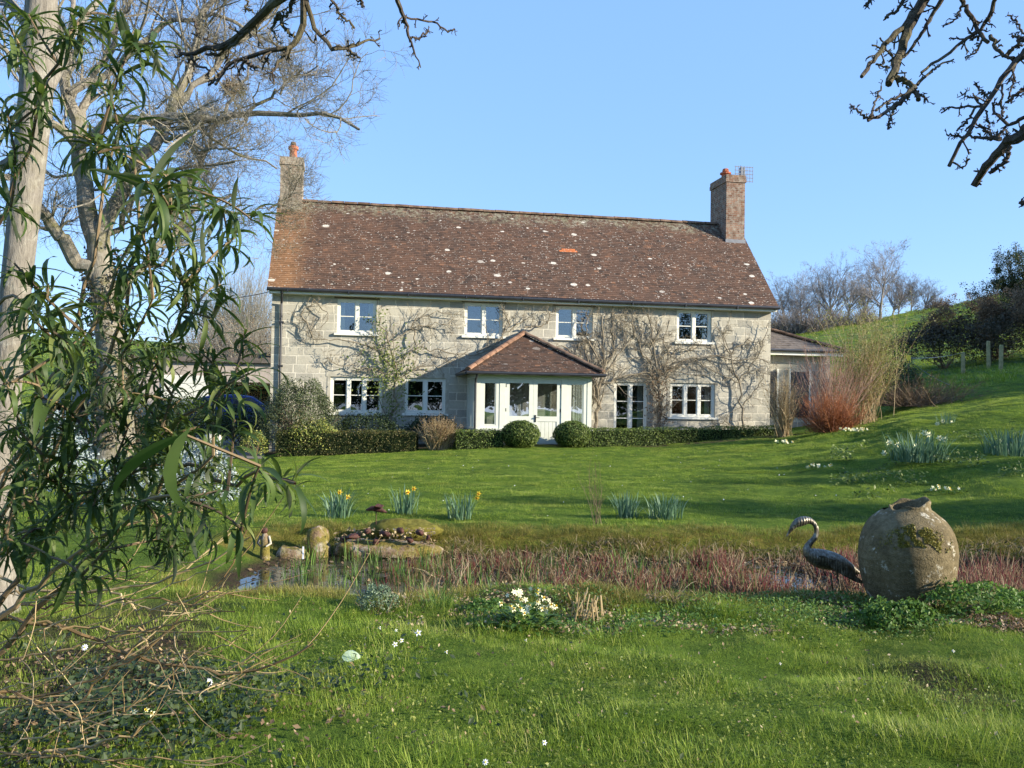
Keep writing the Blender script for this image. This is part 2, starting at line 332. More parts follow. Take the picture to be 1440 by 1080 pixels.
n1 = t.noise(p, .9, 5, .65); n2 = t.noise(p, 7, 5, .7); n3 = t.noise(t.mapv(p, (1, 1, 1)), 45, 4, .7)
c = t.ramp(t.math('ADD', t.math('MULTIPLY', n1, .5), t.math('MULTIPLY', n2, .5)), [(.32, (.03, .055, .009)), (.5, (.085, .145, .018)), (.68, (.16, .22, .032))])
hz = t.noise(t.mapv(p, (.35, 1.0, 1), (0, 0, .5)), 1.4, 6, .7)
field = t.ramp(hz, [(.35, (.05, .10, .025)), (.5, (.10, .17, .04)), (.68, (.19, .22, .08))])
c = t.mix(t.ramp(t.math('MULTIPLY', sep.outputs[1], 1/80), [(.42, 0), (.6, 1)]), c, field)
mossa = t.attr('moss'); c = t.mix(t.math('MULTIPLY', mossa, t.ramp(n2, [(.3, .2), (.55, 1)])), c, t.ramp(n3, [(.35, (.10, .085, .018)), (.65, (.24, .20, .045))]))
soil = t.attr('soil'); c = t.mix(t.math('MULTIPLY', soil, t.ramp(n2, [(.25, .3), (.5, 1)])), c, t.ramp(n3, [(.35, (.022, .017, .012)), (.7, (.09, .065, .04))]))
gm = t.finish(c, .95, t.bump(t.math('ADD', n2, n3), 1, .06), .08)
ground = m.build('ground', gm, smooth=True); tag(ground, kind='structure')
S = pond_s(GX, GY)
moss = (np.exp(-((S+.55)/.35)**2)*(GY > 10)+.35*np.exp(-((S+.4)/.3)**2)*(GY < 9)).ravel()
litter = sstep(vnoise(GX*.8, GY*.8, 9)+.6*np.exp(-((GX+2.3)**2+(GY-4.6)**2)/1.4), .75, 1.0)*(GY < 8)  # leaf litter, strengthened at left to darken ground shaded by the stems
bed = sstep(GY, 27.0, 27.3)*sstep(-GY, -31.5, -30)*sstep(GX, -9, -8)*sstep(-GX, -9.5, -9)
rag = .8*sstep(vnoise(GX*1.9, GY*2.1, 121)*.6+vnoise(GX*6, GY*6, 122)*.4, .42, .62)*sstep(GY, 6.2, 7.0)*(GY < 8.4)*sstep(GX, -1.6, -.2)
soilv = np.clip(rag+sstep(S, -.28, -.05)+litter.reshape(S.shape)+bed, 0, 1).ravel()
for nm, vv in (('moss', moss), ('soil', soilv)):
    a_ = ground.data.attributes.new(nm, 'FLOAT', 'POINT'); a_.data.foreach_set('value', vv.astype(np.float32))
# water
m = MB(); m.quad((-4.2, 7.4, -.29), (10, 7.4, -.29), (10, 11.2, -.29), (-4.2, 11.2, -.29))
t = NT('pond_water'); p = t.pos(); n_ = t.noise(p, 9, 3)
duck = t.ramp(t.noise(p, 3.5, 5, .7), [(.5, 0), (.6, 1)])
wt = t.finish(t.mix(duck, (.018, .02, .012), (.06, .055, .03)), t.mix(duck, (.03,)*3, (.25,)*3), t.bump(n_, .12, .01), .6)
tag(m.build('water', wt), kind='structure')
# ------------------------------------------------------------------ house frame
YAW = rad(10.5); O = np.array([-7.713, 28.3, 0]); HX = np.array([math.cos(YAW), math.sin(YAW), 0]); HY = np.array([-math.sin(YAW), math.cos(YAW), 0])
def hw(x, y, z): return O+HX*x+HY*y+np.array([0, 0, z])
def hz_(x, y):
    q = hw(x, y, 0); return float(H(q[0], q[1]))
house = thing('farmhouse', 'long two-storey stone farmhouse with brown tiled roof, brick chimneys and glazed porch', 'house', O, YAW)
LX = 17.15; EZ = 5.12; RZ = 8.62; HD = 6.1
UW = [(2.05, 3.31, 3.74, 4.85), (6.20, 7.50, 3.78, 4.88), (9.32, 10.62, 3.79, 4.88), (13.64, 14.92, 3.79, 4.90)]
LW = [(1.88, 3.54, 1.15, 2.32), (4.28, 5.62, 1.17, 2.33), (11.41, 12.6, .45, 2.34), (13.42, 15.08, 1.17, 2.35)]
DOOR = (7.2, 9.0, .0, 2.3)
def facade():
    m = MB(); op = UW+LW+[DOOR]
    xb = sorted({0, LX}|{v for o in op for v in o[:2]}); zb = sorted({-.6, EZ}|{v for o in op for v in o[2:]})
    for x0, x1 in zip(xb, xb[1:]):
        for z0, z1 in zip(zb, zb[1:]):
            xc, zc = (x0+x1)/2, (z0+z1)/2
            if any(o[0] < xc < o[1] and o[2] < zc < o[3] for o in op): continue
            m.quad((x0, 0, z0), (x1, 0, z0), (x1, 0, z1), (x0, 0, z1))
            m.quad((x1, .4, z0), (x0, .4, z0), (x0, .4, z1), (x1, .4, z1))
    for x0, x1, z0, z1 in op:
        m.quad((x0, 0, z0), (x0, .4, z0), (x0, .4, z1), (x0, 0, z1)); m.quad((x1, .4, z0), (x1, 0, z0), (x1, 0, z1), (x1, .4, z1))
        m.quad((x0, .4, z0), (x0, 0, z0), (x1, 0, z0), (x1, .4, z0)); m.quad((x0, 0, z1), (x0, .4, z1), (x1, .4, z1), (x1, 0, z1))
    # gable ends and back
    for x, s in ((0, 1), (LX, -1)):
        P = [(x, 0, -.6), (x, HD, -.6), (x, HD, EZ), (x, HD/2, RZ-.06), (x, 0, EZ)]
        if s > 0: P = P[::-1]
        m.add(P, Q=[(0, 1, 2, 4) if s < 0 else (0, 2, 3, 4)], T=[(2, 3, 4) if s < 0 else (0, 1, 2)])
    m.quad((LX, HD, -.6), (0, HD, -.6), (0, HD, EZ), (LX, HD, EZ))
    return m.build('wall', M['stone'], house)
facade()
m = MB()                                              # rooms behind the windows
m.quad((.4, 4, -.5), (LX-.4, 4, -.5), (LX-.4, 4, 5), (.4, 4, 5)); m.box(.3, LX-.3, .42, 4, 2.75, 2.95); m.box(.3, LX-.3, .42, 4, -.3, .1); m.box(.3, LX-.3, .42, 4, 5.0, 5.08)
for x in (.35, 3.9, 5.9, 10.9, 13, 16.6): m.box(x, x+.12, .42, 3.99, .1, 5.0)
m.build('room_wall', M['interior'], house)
def win(o, nl, rows, curt=None, sill=True, y=.06, mat='frame', glass='glass', name='window', lab=None, fw_=.075, parent=None):
    x0, x1, z0, z1 = o; m = MB(); d0, d1 = y, y+.09
    m.box(x0, x1, d0, d1, z1-fw_, z1); m.box(x0, x1, d0, d1, z0, z0+fw_*.9)
    m.box(x0, x0+fw_, d0, d1, z0+fw_*.9, z1-fw_); m.box(x1-fw_, x1, d0, d1, z0+fw_*.9, z1-fw_)
    iw = (x1-x0-2*fw_)/nl
    for i in range(1, nl): xc = x0+fw_+iw*i; m.box(xc-.05, xc+.05, d0-.006, d1, z0+fw_*.9, z1-fw_)
    w_ = m.build(name, M[mat], parent or house)
    if lab: w_['label'] = lab
    m = MB()                                            # opening casements proud of the frame
    for i in range(nl):
        a, b = x0+fw_+iw*i+(.05 if i else 0), x0+fw_+iw*(i+1)-(.05 if i < nl-1 else 0)
        c_ = .032
        zz0, zz1 = z0+fw_*.9+.003, z1-fw_-.003
        m.box(a+.003, a+c_, d0+.012, d1-.02, zz0, zz1); m.box(b-c_, b-.003, d0+.012, d1-.02, zz0, zz1); m.box(a+c_, b-c_, d0+.012, d1-.02, zz0, zz0+c_); m.box(a+c_, b-c_, d0+.012, d1-.02, zz1-c_, zz1)
        for k in range(1, rows): zc = zz0+(zz1-zz0)*k/rows; m.box(a+c_, b-c_, d0+.02, d1-.025, zc-.013, zc+.013)
    m.build('casement', M[mat], w_)
    m = MB(); m.box(x0+fw_, x1-fw_, d0+.045, d0+.05, z0+fw_, z1-fw_); m.build('pane', M[glass], w_)
    if sill:
        m = MB(); m.box(x0-.09, x1+.09, -.09, y+.02, z0-.075, z0-.004); m.build('sill', M[mat], w_)
    if curt:
        for side in curt:
            m = MB(); n_ = 9; wv = .20; a = x0+.05 if side == 'L' else x1-.05-wv
            for k in range(n_):
                xa = a+wv*k/n_; xb_ = a+wv*(k+1)/n_; ya = .34+.03*(k % 2); yb = .34+.03*((k+1) % 2)
                m.quad((xa, ya, z0-.1), (xb_, yb, z0-.1), (xb_, yb, z1), (xa, ya, z1))
            m.build('curtain', M['curtain'], w_)
    return w_
for i, o in enumerate(UW): win(o, 2, 2, curt=('LR' if i in (0,) else 'R' if i == 3 else None))
win(LW[0], 3, 2); win(LW[1], 2, 2); win(LW[2], 2, 3, curt='R', sill=False, lab='tall glazed casement reaching down behind the hedge'); win(LW[3], 3, 2, curt='R')
# pale lintels and quoins
M['oak'] = simple('weathered_oak', (.15, .125, .095), .9, .1)
for (x0, x1, z0, z1) in LW:
    m = MB(); m.box(x0-.14, x1+.14, -.012, .1, z1+.004, z1+.20); m.build('lintel', M['quoin'], house)
for (x0, x1, z0, z1) in LW[:2]+LW[3:]:
    for a, b in ((x0-.10, x0-.005), (x1+.005, x1+.10)):
        m = MB(); m.box(a, b, -.012, .1, z0, z1+.003); m.build('jamb_stone', M['quoin'], house)
for (x0, x1, z0, z1) in UW:
    m = MB(); m.box(x0-.10, x1+.10, -.018, .1, z1+.003, z1+.07); m.build('timber_lintel', M['oak'], house)
# ---- roof
def tiles(m, org, ud, sd, nd, slope, xr, tw=.165, ex=.10, rng=RNG, special=None, sag=0):
    org, ud, sd, nd = map(np.asarray, (org, ud, sd, nd)); nrow = int(slope/ex)
    for r in range(nrow+1):
        s0 = r*ex; a, b = xr(s0+.02)
        if b-a < .05: continue
        off = (r % 2)*.5*tw+rng.normal(0, .006); k0 = int(np.floor((a-off)/tw)); k1 = int(np.ceil((b-off)/tw)); ks = np.arange(k0, k1)
        x0 = np.clip(ks*tw+off+.0015, a, b); x1 = np.clip((ks+1)*tw+off-.0015, a, b); ok = x1-x0 > .02; x0, x1, ks = x0[ok], x1[ok], ks[ok]; N = len(x0)
        lift = .016+rng.normal(0, .0022, N)+(rng.random(N) < .03)*.006; s1 = min(s0+ex+.03, slope+.02); js = rng.normal(0, .003, N)
        sg = sag*np.sin(np.pi*s0/slope)*(np.sin(x0*.9)+.6*np.sin(x0*2.3+1))
        def P(x, s, h): return org+ud*x[:, None]+sd*s[:, None]+nd*(h+sg)[:, None]
        on = np.ones(N); V = np.stack([P(x0, s0*on+js, lift), P(x1, s0*on+js, lift), P(x1, s1*on, .002*on), P(x0, s1*on, .002*on), P(x0, s0*on+js, lift-.013), P(x1, s0*on+js, lift-.013)], 1)
        Qd = np.array([(0, 1, 2, 3), (4, 5, 1, 0)]); q = (Qd[None]+(np.arange(N)*6)[:, None, None]).reshape(-1, 4)
        tt = np.clip(rng.normal(.45, .2, N), 0, .93)
        if special is not None:
            for (ra, ka, kb) in special:
                if r == ra: tt = np.where((x0 >= ka) & (x0 < kb), .99, tt)
        m.add(V, Q=q, tint=np.repeat(tt, 2))
SLH = HD/2+.33; RISE = RZ-EZ+.02; SL = math.hypot(SLH, RISE+.0); sdv = np.array([0, SLH/SL, RISE/SL]); ndv = np.array([0, -RISE/SL, SLH/SL])
m = MB()
tiles(m, (-.13, -.33, EZ-.02), (1, 0, 0), sdv, ndv, SL, lambda s: (0, LX+.26), special=[(26, 9.85, 10.4), (27, 9.95, 10.35)], sag=.012)
sb = np.array([0, -sdv[1], sdv[2]]); nb = np.array([0, -ndv[1], ndv[2]])
tiles(m, (LX+.13, HD+.33, EZ-.02), (-1, 0, 0), sb, nb, SL, lambda s: (0, LX+.26), ex=.2, tw=.33)
und = .035
for y0, y1 in ((-.33, HD/2), (HD+.33, HD/2)):
    dy = und*np.sign(y1-y0)
    P = [(-.12, y0+dy, EZ-.05), (LX+.12, y0+dy, EZ-.05), (-.12, y1, RZ-.05), (LX+.12, y1, RZ-.05)]
    P2 = [(x, y+dy*.6, z-.06) for x, y, z in P]
    m.hexa([P2[0], P2[1], P2[2], P2[3], P[0], P[1], P[2], P[3]], tint=.3)
roof = m.build('roof', M['tiles'], house)
def ridge_run(m, a, b, r, n, flat=.75, seg=7, rng=RNG, upv=(0, 0, 1)):
    """a run of half-round ridge tiles from a to b"""
    a, b = np.array(a, float), np.array(b, float); d = nrm(b-a); L = np.linalg.norm(b-a)/n; sd_ = nrm(np.cross(d, np.array(upv))); u_ = np.cross(sd_, d)
    for i in range(n):
        s0, s1 = a+d*L*i+d*.006, a+d*L*(i+1)-d*.004; r0, r1 = r*(1+rng.normal(0, .02)), r*(.95+rng.normal(0, .02)); an = np.linspace(-.1, math.pi+.1, seg); dz = rng.normal(0, .004)
        A = s0+r0*(np.cos(an)[:, None]*sd_+np.sin(an)[:, None]*u_*flat)+u_*dz; B = s1+r1*(np.cos(an)[:, None]*sd_+np.sin(an)[:, None]*u_*flat)+u_*dz
        k = np.arange(seg-1); m.add(np.vstack([A, B]), Q=np.stack([k, k+1, k+1+seg, k+seg], -1), tint=rng.random())
        m.add(np.vstack([A, s0[None]]), T=[(j+1, j, seg) for j in range(seg-1)]); m.add(np.vstack([B, s1[None]]), T=[(j, j+1, seg) for j in range(seg-1)])
m = MB(); ridge_run(m, (-.1, HD/2, RZ-.02), (LX+.1, HD/2, RZ-.02), .13, 38); t_ = m.build('ridge_tiles', M['ridge_old'], roof)
# fascia, gutter, pipes
m = MB(); m.box(-.08, LX+.08, -.30, -.27, EZ-.20, EZ-.045); m.box(-.08, LX+.08, -.27, -.002, EZ-.2, EZ-.17); m.build('fascia', M['frame'], house)
m = MB(); m.tubes([(-.14, -.37, EZ-.075), (LX*.5, -.37, EZ-.09), (LX+.14, -.37, EZ-.075)], [.06]*3, 8, cap=True)
for x in np.arange(.5, LX, 1.9): m.box(x-.02, x+.02, -.44, -.30, EZ-.16, EZ-.06)
m.build('gutter', M['black'], house)
m = MB(); m.tubes([(.32, -.37, EZ-.12), (.32, -.30, EZ-.3), (.3, -.07, EZ-.5), (.3, -.07, 2.5), (.3, -.07, -.1)], [.038]*5, 8)
for z in (1.2, 2.6, 4.0): m.box(.22, .38, -.115, -.002, z, z+.05)
m.build('downpipe', M['black'], house)
# wall lamp on the left gable and overhead cable
m = MB(); m.box(-.2, 0, .3, .36, 2.9, 2.95); m.hexa([(-.42, .2, 2.86), (-.2, .2, 2.92), (-.42, .46, 2.86), (-.2, .46, 2.92), (-.40, .2, 2.98), (-.16, .2, 3.06), (-.40, .46, 2.98), (-.16, .46, 3.06)]); m.build('wall_lamp', M['black'], house)
# chimneys
def chimney(x0, x1, y0, y1, zb, zt, mat, cap, pots, lab, neck=.0, zpot=.4):
    m = MB(); m.box(x0, x1, y0, y1, zb, zt); m.box(x0-.035, x1+.035, y0-.035, y1+.035, zt-.26, zt-.12); m.box(x0-.02, x1+.02, y0-.02, y1+.02, zt-.115, zt+.02)
    ch = m.build('chimney', M[mat], house); ch['label'] = lab
    m = MB(); m.box(x0-.03, x1+.03, y0-.04, y0+.02, zb, cap); m.build('flashing', M['lead'], ch)
    for (px, py, r) in pots:
        m = MB(); z = np.array([0, .05, .06, .3, .32, .40, .42])*zpot/.42; rr = np.array([1.15, 1.15, .95, .85, 1.2, 1.2, .9])*r
        P = np.stack([np.full(7, px), np.full(7, py), zt+.02+z], -1); m.tubes(P, rr, 14, cap=True); pt = m.build('chimney_pot', M['pot'], ch, smooth=False)
        m = MB(); P = np.array([(px, py, zt+.02+zpot), (px, py, zt+.06+zpot), (px, py, zt+.16+zpot)]); m.tubes(P, [r*.6, r*.75, r*.6], 10, cap=True); m.build('cowl', M['ridge_old' if zpot > .45 else 'pot'], pt)
    return ch
chimney(-.04, .72, 2.65, 3.55, 7.3, 10.05, 'brickL', 8.12, [(.36, 3.1, .15)], 'tall weathered grey brick stack at the left gable', zpot=.5)
ch = chimney(16.42, 17.17, 2.25, 3.75, 7.2, 10.35, 'brickR', 7.9, [(16.75, 3.1, .18)], 'red brick stack with pot and aerial at the right gable', zpot=.3)
m = MB(); m.tubes([(17.34, 3.0, 9.75), (17.34, 3.0, 10.95)], [.028, .024], 6); m.box(17.13, 17.36, 2.97, 3.03, 9.95, 10.0)
for z in (10.86, 10.72, 10.58, 10.44, 10.30): m.box(17.02, 17.78, 2.85, 2.87, z, z+.022)
for x in np.arange(17.04, 17.78, .12): m.box(x, x+.018, 2.85, 2.865, 10.28, 10.9)
m.box(17.26, 17.46, 2.86, 2.99, 10.45, 10.85); m.build('aerial', M['aerial'], ch)
# ---- porch
PX0, PX1, PY, PT = 6.32, 10.0, -2.2, 2.42; FZ = .28
m = MB(); m.box(PX0, 7.22, PY, PY+.15, -.3, .70); m.box(PX0, PX0+.14, PY+.15, -.003, -.3, .70); m.build('porch_plinth', M['stone'], house)
m = MB(); m.box(9.10, PX1, PY, PY+.15, -.3, .70); m.box(PX1-.14, PX1, PY+.15, -.003, -.3, .70); m.build('porch_plinth', M['stone'], house)
m = MB()                                               # timber frame
for x0, x1 in ((PX0, PX0+.13), (7.06, 7.24), (9.02, 9.2), (PX1-.14, PX1)): m.box(x0, x1, PY+.005, PY+.14, .72 if x1 < 7.1 or x0 > 9.5 else .1, PT-.1)
m.box(PX0, PX1, PY, PY+.15, PT-.1, PT+.05)
for xx in (PX0, PX1-.12):
    m.box(xx, xx+.12, PY+.155, -.005, PT-.1, PT+.05); m.box(xx+.01, xx+.11, -.16, -.004, .72, PT-.1)
    for yy in (-1.75, -1.45, -1.15, -.85, -.55): m.box(xx+.02, xx+.10, yy, yy+.05, .78, PT-.1)
m.box(PX0-.06, 7.18, PY-.06, PY+.1, .70, .76); m.box(9.12, PX1+.06, PY-.06, PY+.1, .70, .76); m.box(PX0-.06, PX0+.13, PY+.11, -.003, .70, .76); m.box(PX1-.13, PX1+.06, PY+.11, -.003, .70, .76)
m.build('porch_frame', M['sage'], house)
m = MB(); m.box(7.0, 9.2, -.06, -.012, .28, 2.34); idr = m.build('added_inner_door', M['sage'], house)  # unseen inner door, added pale to brighten the porch panes
m = MB()
for k in range(2): m.box(7.25+k*.95, 7.95+k*.95, -.085, -.063, .45, 1.15); m.box(7.25+k*.95, 7.95+k*.95, -.085, -.063, 1.3, 2.15)
idr['label'] = 'pale inner door added behind the porch glass to brighten its panes'; m.build('panel', M['curtain'], idr)
# windows of the porch
for (x0, x1) in ((PX0+.135, 7.055), (9.205, PX1-.145)):
    win((x0, x1, .765, PT-.105), 1, 1, sill=False, y=PY+.02, mat='sage', glass='porch_glass', name='porch_window', fw_=.11)
for xg in (PX0+.055, PX1-.06):
    m = MB(); m.box(xg, xg+.005, PY+.16, -.17, .78, PT-.1); m.build('porch_side_glass', M['porch_glass'], house)
def leafdoor(x0, x1, hinge):
    y0, y1 = PY+.03, PY+.085; z0, z1 = FZ+.02, PT-.105; st = .13; zr = 1.10
    m = MB(); m.box(x0, x0+st, y0, y1, z0, z1); m.box(x1-st, x1, y0, y1, z0, z1); m.box(x0+st, x1-st, y0, y1, z1-st, z1); m.box(x0+st, x1-st, y0, y1, zr-.10, zr+.06); m.box(x0+st, x1-st, y0, y1, z0, z0+.16)
    for k in range(5):
        a = x0+st+(x1-x0-2*st)*k/5; b = x0+st+(x1-x0-2*st)*(k+1)/5; m.box(a+.004, b-.004, y0+.018, y1-.01, z0+.16, zr-.10)
    d = m.build('porch_door', M['sage'], house)
    m = MB(); m.box(x0+st, x1-st, y0+.025, y0+.031, zr+.06, z1-st); m.build('pane', M['porch_glass'], d)
    for z in (.55, 1.3, 2.05): m = MB(); m.box(hinge-.012, hinge+.012, y0-.012, y0, z, z+.1); m.build('hinge', M['black'], d)
    return d
d1 = leafdoor(7.245, 8.125, 7.26); d2 = leafdoor(8.13, 9.015, 9.0)
m = MB(); m.box(8.17, 8.22, PY+.015, PY+.03, .98, 1.2); m.tubes([(8.195, PY-.0, 1.12), (8.195, PY-.03, 1.12), (8.195, PY-.035, 1.12)], [.02]*3, 6, cap=True); m.tubes([(8.19, PY-.03, 1.12), (8.32, PY-.03, 1.115)], [.012, .010], 6, cap=True); m.build('handle', M['black'], d2)
m = MB(); m.box(7.2, 9.1, PY-.35, PY-.003, -.2, FZ-.03); m.build('doorstep', M['quoin'], house)
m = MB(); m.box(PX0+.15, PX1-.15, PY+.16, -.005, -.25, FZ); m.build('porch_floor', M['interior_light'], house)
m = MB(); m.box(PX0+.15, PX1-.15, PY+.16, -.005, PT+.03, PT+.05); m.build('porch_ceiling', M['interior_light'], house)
# porch roof: hipped
ex0, ex1, ey, ez_, ax_, ay, az = 6.02, 10.30, -2.47, 2.52, 8.16, -.32, 3.84
A = np.array([ax_, ay, az])
def face(m, p0, p1, ap0, ap1):
    p0, p1, ap0, ap1 = map(lambda q: np.array(q, float), (p0, p1, ap0, ap1)); ud = nrm(p1-p0); W = np.linalg.norm(p1-p0)
    q = ap0-p0; xa = q@ud; sv = q-ud*xa; sl = np.linalg.norm(sv); sd_ = sv/sl; nd_ = np.cross(ud, sd_); xb_ = (ap1-p0)@ud
    tiles(m, p0, ud, sd_, nd_, sl, lambda s: (xa*min(s/sl, 1), W+(xb_-W)*min(s/sl, 1)), tw=.165, ex=.095)
    b = -nd_*.02; m.add([p0+b, p1+b, ap1+b, ap0+b], Q=[(0, 1, 2, 3)], tint=.3)
R0 = A; R1 = np.array([ax_, -.0, az])
m = MB(); face(m, (ex0, ey, ez_), (ex1, ey, ez_), A, A+np.array([1e-4, 0, 0])); face(m, (ex1, ey, ez_), (ex1, 0, ez_), A, R1); face(m, (ex0, 0, ez_), (ex0, ey, ez_), R1, A)
pr = m.build('porch_roof', M['porch_tiles'], house)
m = MB(); ridge_run(m, (ex0, ey, ez_+.05), A+np.array([0, 0, .05]), .11, 9); o_ = m.build('hip_tiles', M['ridge'], pr); o_['label'] = 'orange clay hip tiles'
m = MB(); ridge_run(m, (ex1, ey, ez_+.05), A+np.array([0, 0, .05]), .11, 9); ridge_run(m, A+np.array([0, 0, .05]), R1+np.array([0, 0, .05]), .11, 1); m.build('hip_tiles', M['ridge_old'], pr)
m = MB(); m.tubes([(ex0-.05, ey-.05, ez_-.05), (ex1+.05, ey-.05, ez_-.05)], [.05, .05], 8, cap=True); m.tubes([(ex0-.05, ey-.03, ez_-.05), (ex0-.05, 0, ez_-.05)], [.05, .05], 8, cap=True); m.tubes([(ex1+.05, ey-.03, ez_-.05), (ex1+.05, 0, ez_-.05)], [.05, .05], 8, cap=True)
m.box(ex0+.02, ex1-.02, ey+.06, ey+.26, ez_-.09, ez_-.06)
m.tubes([(PX0-.02, ey-.05, ez_-.08), (PX0-.03, PY-.1, ez_-.25), (PX0-.03, PY-.07, ez_-.35), (PX0-.03, PY-.07, -.1)], [.036]*4, 8); m.build('porch_gutter', M['black'], house)
# ---- annexe on the right
az0 = hz_(19, 1)
annex = thing('annexe', 'low single-storey annexe with grey slate roof behind the reddish shrubs', 'outbuilding', hw(17.2, 1.5, 0), YAW)
m = MB(); m.box(.03, 3.1, .1, 4.5, -.3, 3.5); m.box(3.6-.85, 3.12, -.02, .10, -.3, 3.5); m.build('wall', M['stone'], annex)
for x0 in (.25, 1.55):
    m = MB(); m.box(x0, x0+.75, .06, .095, 1.2, 2.9); w_ = m.build('window', M['black'], annex); m = MB(); m.box(x0-.06, x0, .03, .098, 1.1, 3.0); m.box(x0+.75, x0+.82, .03, .098, 1.1, 3.0); m.build('frame', M['frame'], w_)
m = MB(); e0, e1, r_ = np.array([-.02, -.35, 3.68]), np.array([3.55, -.35, 3.72]), np.array([-.02, 2.2, 5.0])
tiles(m, e0, (1, 0, 0), nrm(r_-e0), np.cross((1, 0, 0), nrm(r_-e0)), np.linalg.norm(r_-e0), lambda s: (0, 3.57*(1-.93*s/2.87)), tw=.3, ex=.2)
m.add([e0+(0, 0, -.03), e1+(0, 0, -.03), r_+(0, 0, -.03), (3.55, 4.8, 3.68)], T=[(0, 1, 2), (1, 3, 2)]); rf = m.build('roof', M['slate'], annex)
m = MB(); ridge_run(m, (3.55, -.32, 3.74), (0, 2.2, 5.04), .11, 10); m.build('ridge_tiles', M['ridge_old'], rf)
m = MB(); m.box(-.02, 3.5, -.33, -.3, 3.50, 3.64); m.build('fascia', M['frame'], annex)
m = MB(); m.tubes([(0, -.4, 3.66), (3.6, -.4, 3.68)], [.055, .055], 8, cap=True); m.build('gutter', M['black'], annex)
# ================================================================== VEGETATION HELPERS
def rdir(n, rng=RNG): return nrm(rng.normal(size=(n, 3)))
def perp(D, rng=RNG):
    a = nrm(np.cross(D, rdir(len(D), rng))); return a
def grow(S, D, L, K, wander=.25, trop=(0, 0, 0), rng=RNG):
    """N wandering polylines of K steps"""
    N = len(S); P = np.zeros((N, K+1, 3)); P[:, 0] = S; d = nrm(D); st = (L/K)[:, None]; tr = np.asarray(trop, float)
    for k in range(K):
        d = nrm(d+rng.normal(size=(N, 3))*wander+tr); P[:, k+1] = P[:, k]+d*st
    return P
def taper(r0, K, end=.25): return r0[:, None]*np.linspace(1, end, K+1)[None]
def sprout(P, R, n, t0=.25, t1=1., ang=(30, 65), lf=.55, rf=.6, rng=RNG, upb=0.):
    """n children per polyline: start, direction, length, radius"""
    N, K1, _ = P.shape; Lp = np.linalg.norm(np.diff(P, axis=1), axis=-1).sum(1)
    i = np.repeat(np.arange(N), n); t = rng.uniform(t0, t1, len(i))*(K1-1); k = np.minimum(t.astype(int), K1-2); f = (t-k)[:, None]
    S = P[i, k]*(1-f)+P[i, k+1]*f; D = nrm(P[i, k+1]-P[i, k]); r = R[i, k]*(1-f[:, 0])+R[i, k+1]*f[:, 0]
    a = np.radians(rng.uniform(*ang, len(i)))[:, None]; side = perp(D, rng); side[:, 2] += upb; side = nrm(side)
    return S, nrm(D*np.cos(a)+side*np.sin(a)), Lp[i]*lf*rng.uniform(.5, 1.25, len(i))*(1-.35*t/(K1-1)), np.minimum(r*.8, r*rf*rng.uniform(.7, 1.1, len(i)))
LEAFQ = np.array([(-.5, 0, 0), (0, -.28, .05), (.5, 0, 0), (0, .28, .05)])
def cards(m, P, N_, size, jit=.8, rng=RNG, tint=None, shape=LEAFQ):
    n = len(P); Z = nrm(N_+rng.normal(size=(n, 3))*jit); X = perp(Z, rng); Y = np.cross(Z, X)
    m.inst(shape, [(0, 1, 2, 3)], P, X, Y, Z, size*rng.uniform(.6, 1.3, n), tint=rng.random(n) if tint is None else tint)
def ellip(n, c, r, rng=RNG, shell=.45, flat=True):
    d = rdir(n, rng)
    if flat: d[:, 2] = np.where(d[:, 2] < -.25, -d[:, 2], d[:, 2])
    q = rng.uniform(shell, 1, n)[:, None]**.5
    lump = 1+.22*(vnoise(d[:, 0]*3+c[0], d[:, 1]*3+d[:, 2]*3.3, 11)-.5)[:, None]*2
    return np.asarray(c)+d*q*np.asarray(r)*lump, d
G_BOX = [(.15, (.022, .045, .010)), (.5, (.085, .135, .024)), (.85, (.18, .225, .05))]
M['box'] = leafmat('box_leaves', G_BOX, .3)
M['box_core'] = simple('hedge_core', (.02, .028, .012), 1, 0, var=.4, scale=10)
M['dark_leaf'] = leafmat('dark_evergreen_leaves', [(.2, (.016, .032, .012)), (.6, (.035, .062, .02)), (.95, (.075, .10, .035))], .25)
M['shrub_green'] = leafmat('grey_green_leaves', [(.2, (.035, .05, .022)), (.6, (.08, .105, .045)), (.95, (.17, .19, .085))], .25)
M['yellow_leaf'] = leafmat('variegated_leaves', [(.3, (.06, .10, .02)), (.6, (.22, .26, .05)), (.9, (.50, .48, .14))], .3)
M['rust_leaf'] = leafmat('russet_leaves', [(.2, (.16, .055, .025)), (.6, (.34, .12, .045)), (.95, (.50, .22, .09))], .35)
M['orange_leaf'] = leafmat('orange_beech_leaves', [(.2, (.16, .10, .02)), (.6, (.42, .20, .04)), (.95, (.55, .33, .07))], .35)
M['brown_leaf'] = leafmat('brown_dry_leaves', [(.2, (.09, .06, .035)), (.6, (.19, .125, .07)), (.95, (.30, .21, .12))], .3)
M['silver_leaf'] = leafmat('silver_leaves', [(.2, (.13, .17, .16)), (.6, (.27, .33, .32)), (.95, (.45, .50, .50))], .2)
M['sage_leaf'] = leafmat('sage_leaves', [(.2, (.06, .10, .05)), (.6, (.14, .20, .11)), (.95, (.28, .36, .24))], .25)
M['olive_leaf'] = leafmat('olive_catkin_leaves', [(.2, (.12, .13, .03)), (.6, (.24, .25, .06)), (.95, (.38, .36, .13))], .35)
M['pink_stem'] = leafmat('pinkish_stems', [(.2, (.20, .11, .08)), (.6, (.36, .22, .16)), (1, (.50, .36, .26))], .1, .7)
M['thorn_leaf'] = leafmat('dark_thorn_twigs', [(.2, (.025, .026, .015)), (.6, (.06, .052, .03)), (.95, (.12, .095, .055))], .25)
M['ivy_leaf'] = leafmat('climber_leaves', [(.2, (.06, .10, .02)), (.6, (.16, .21, .045)), (.95, (.30, .33, .10))], .4)
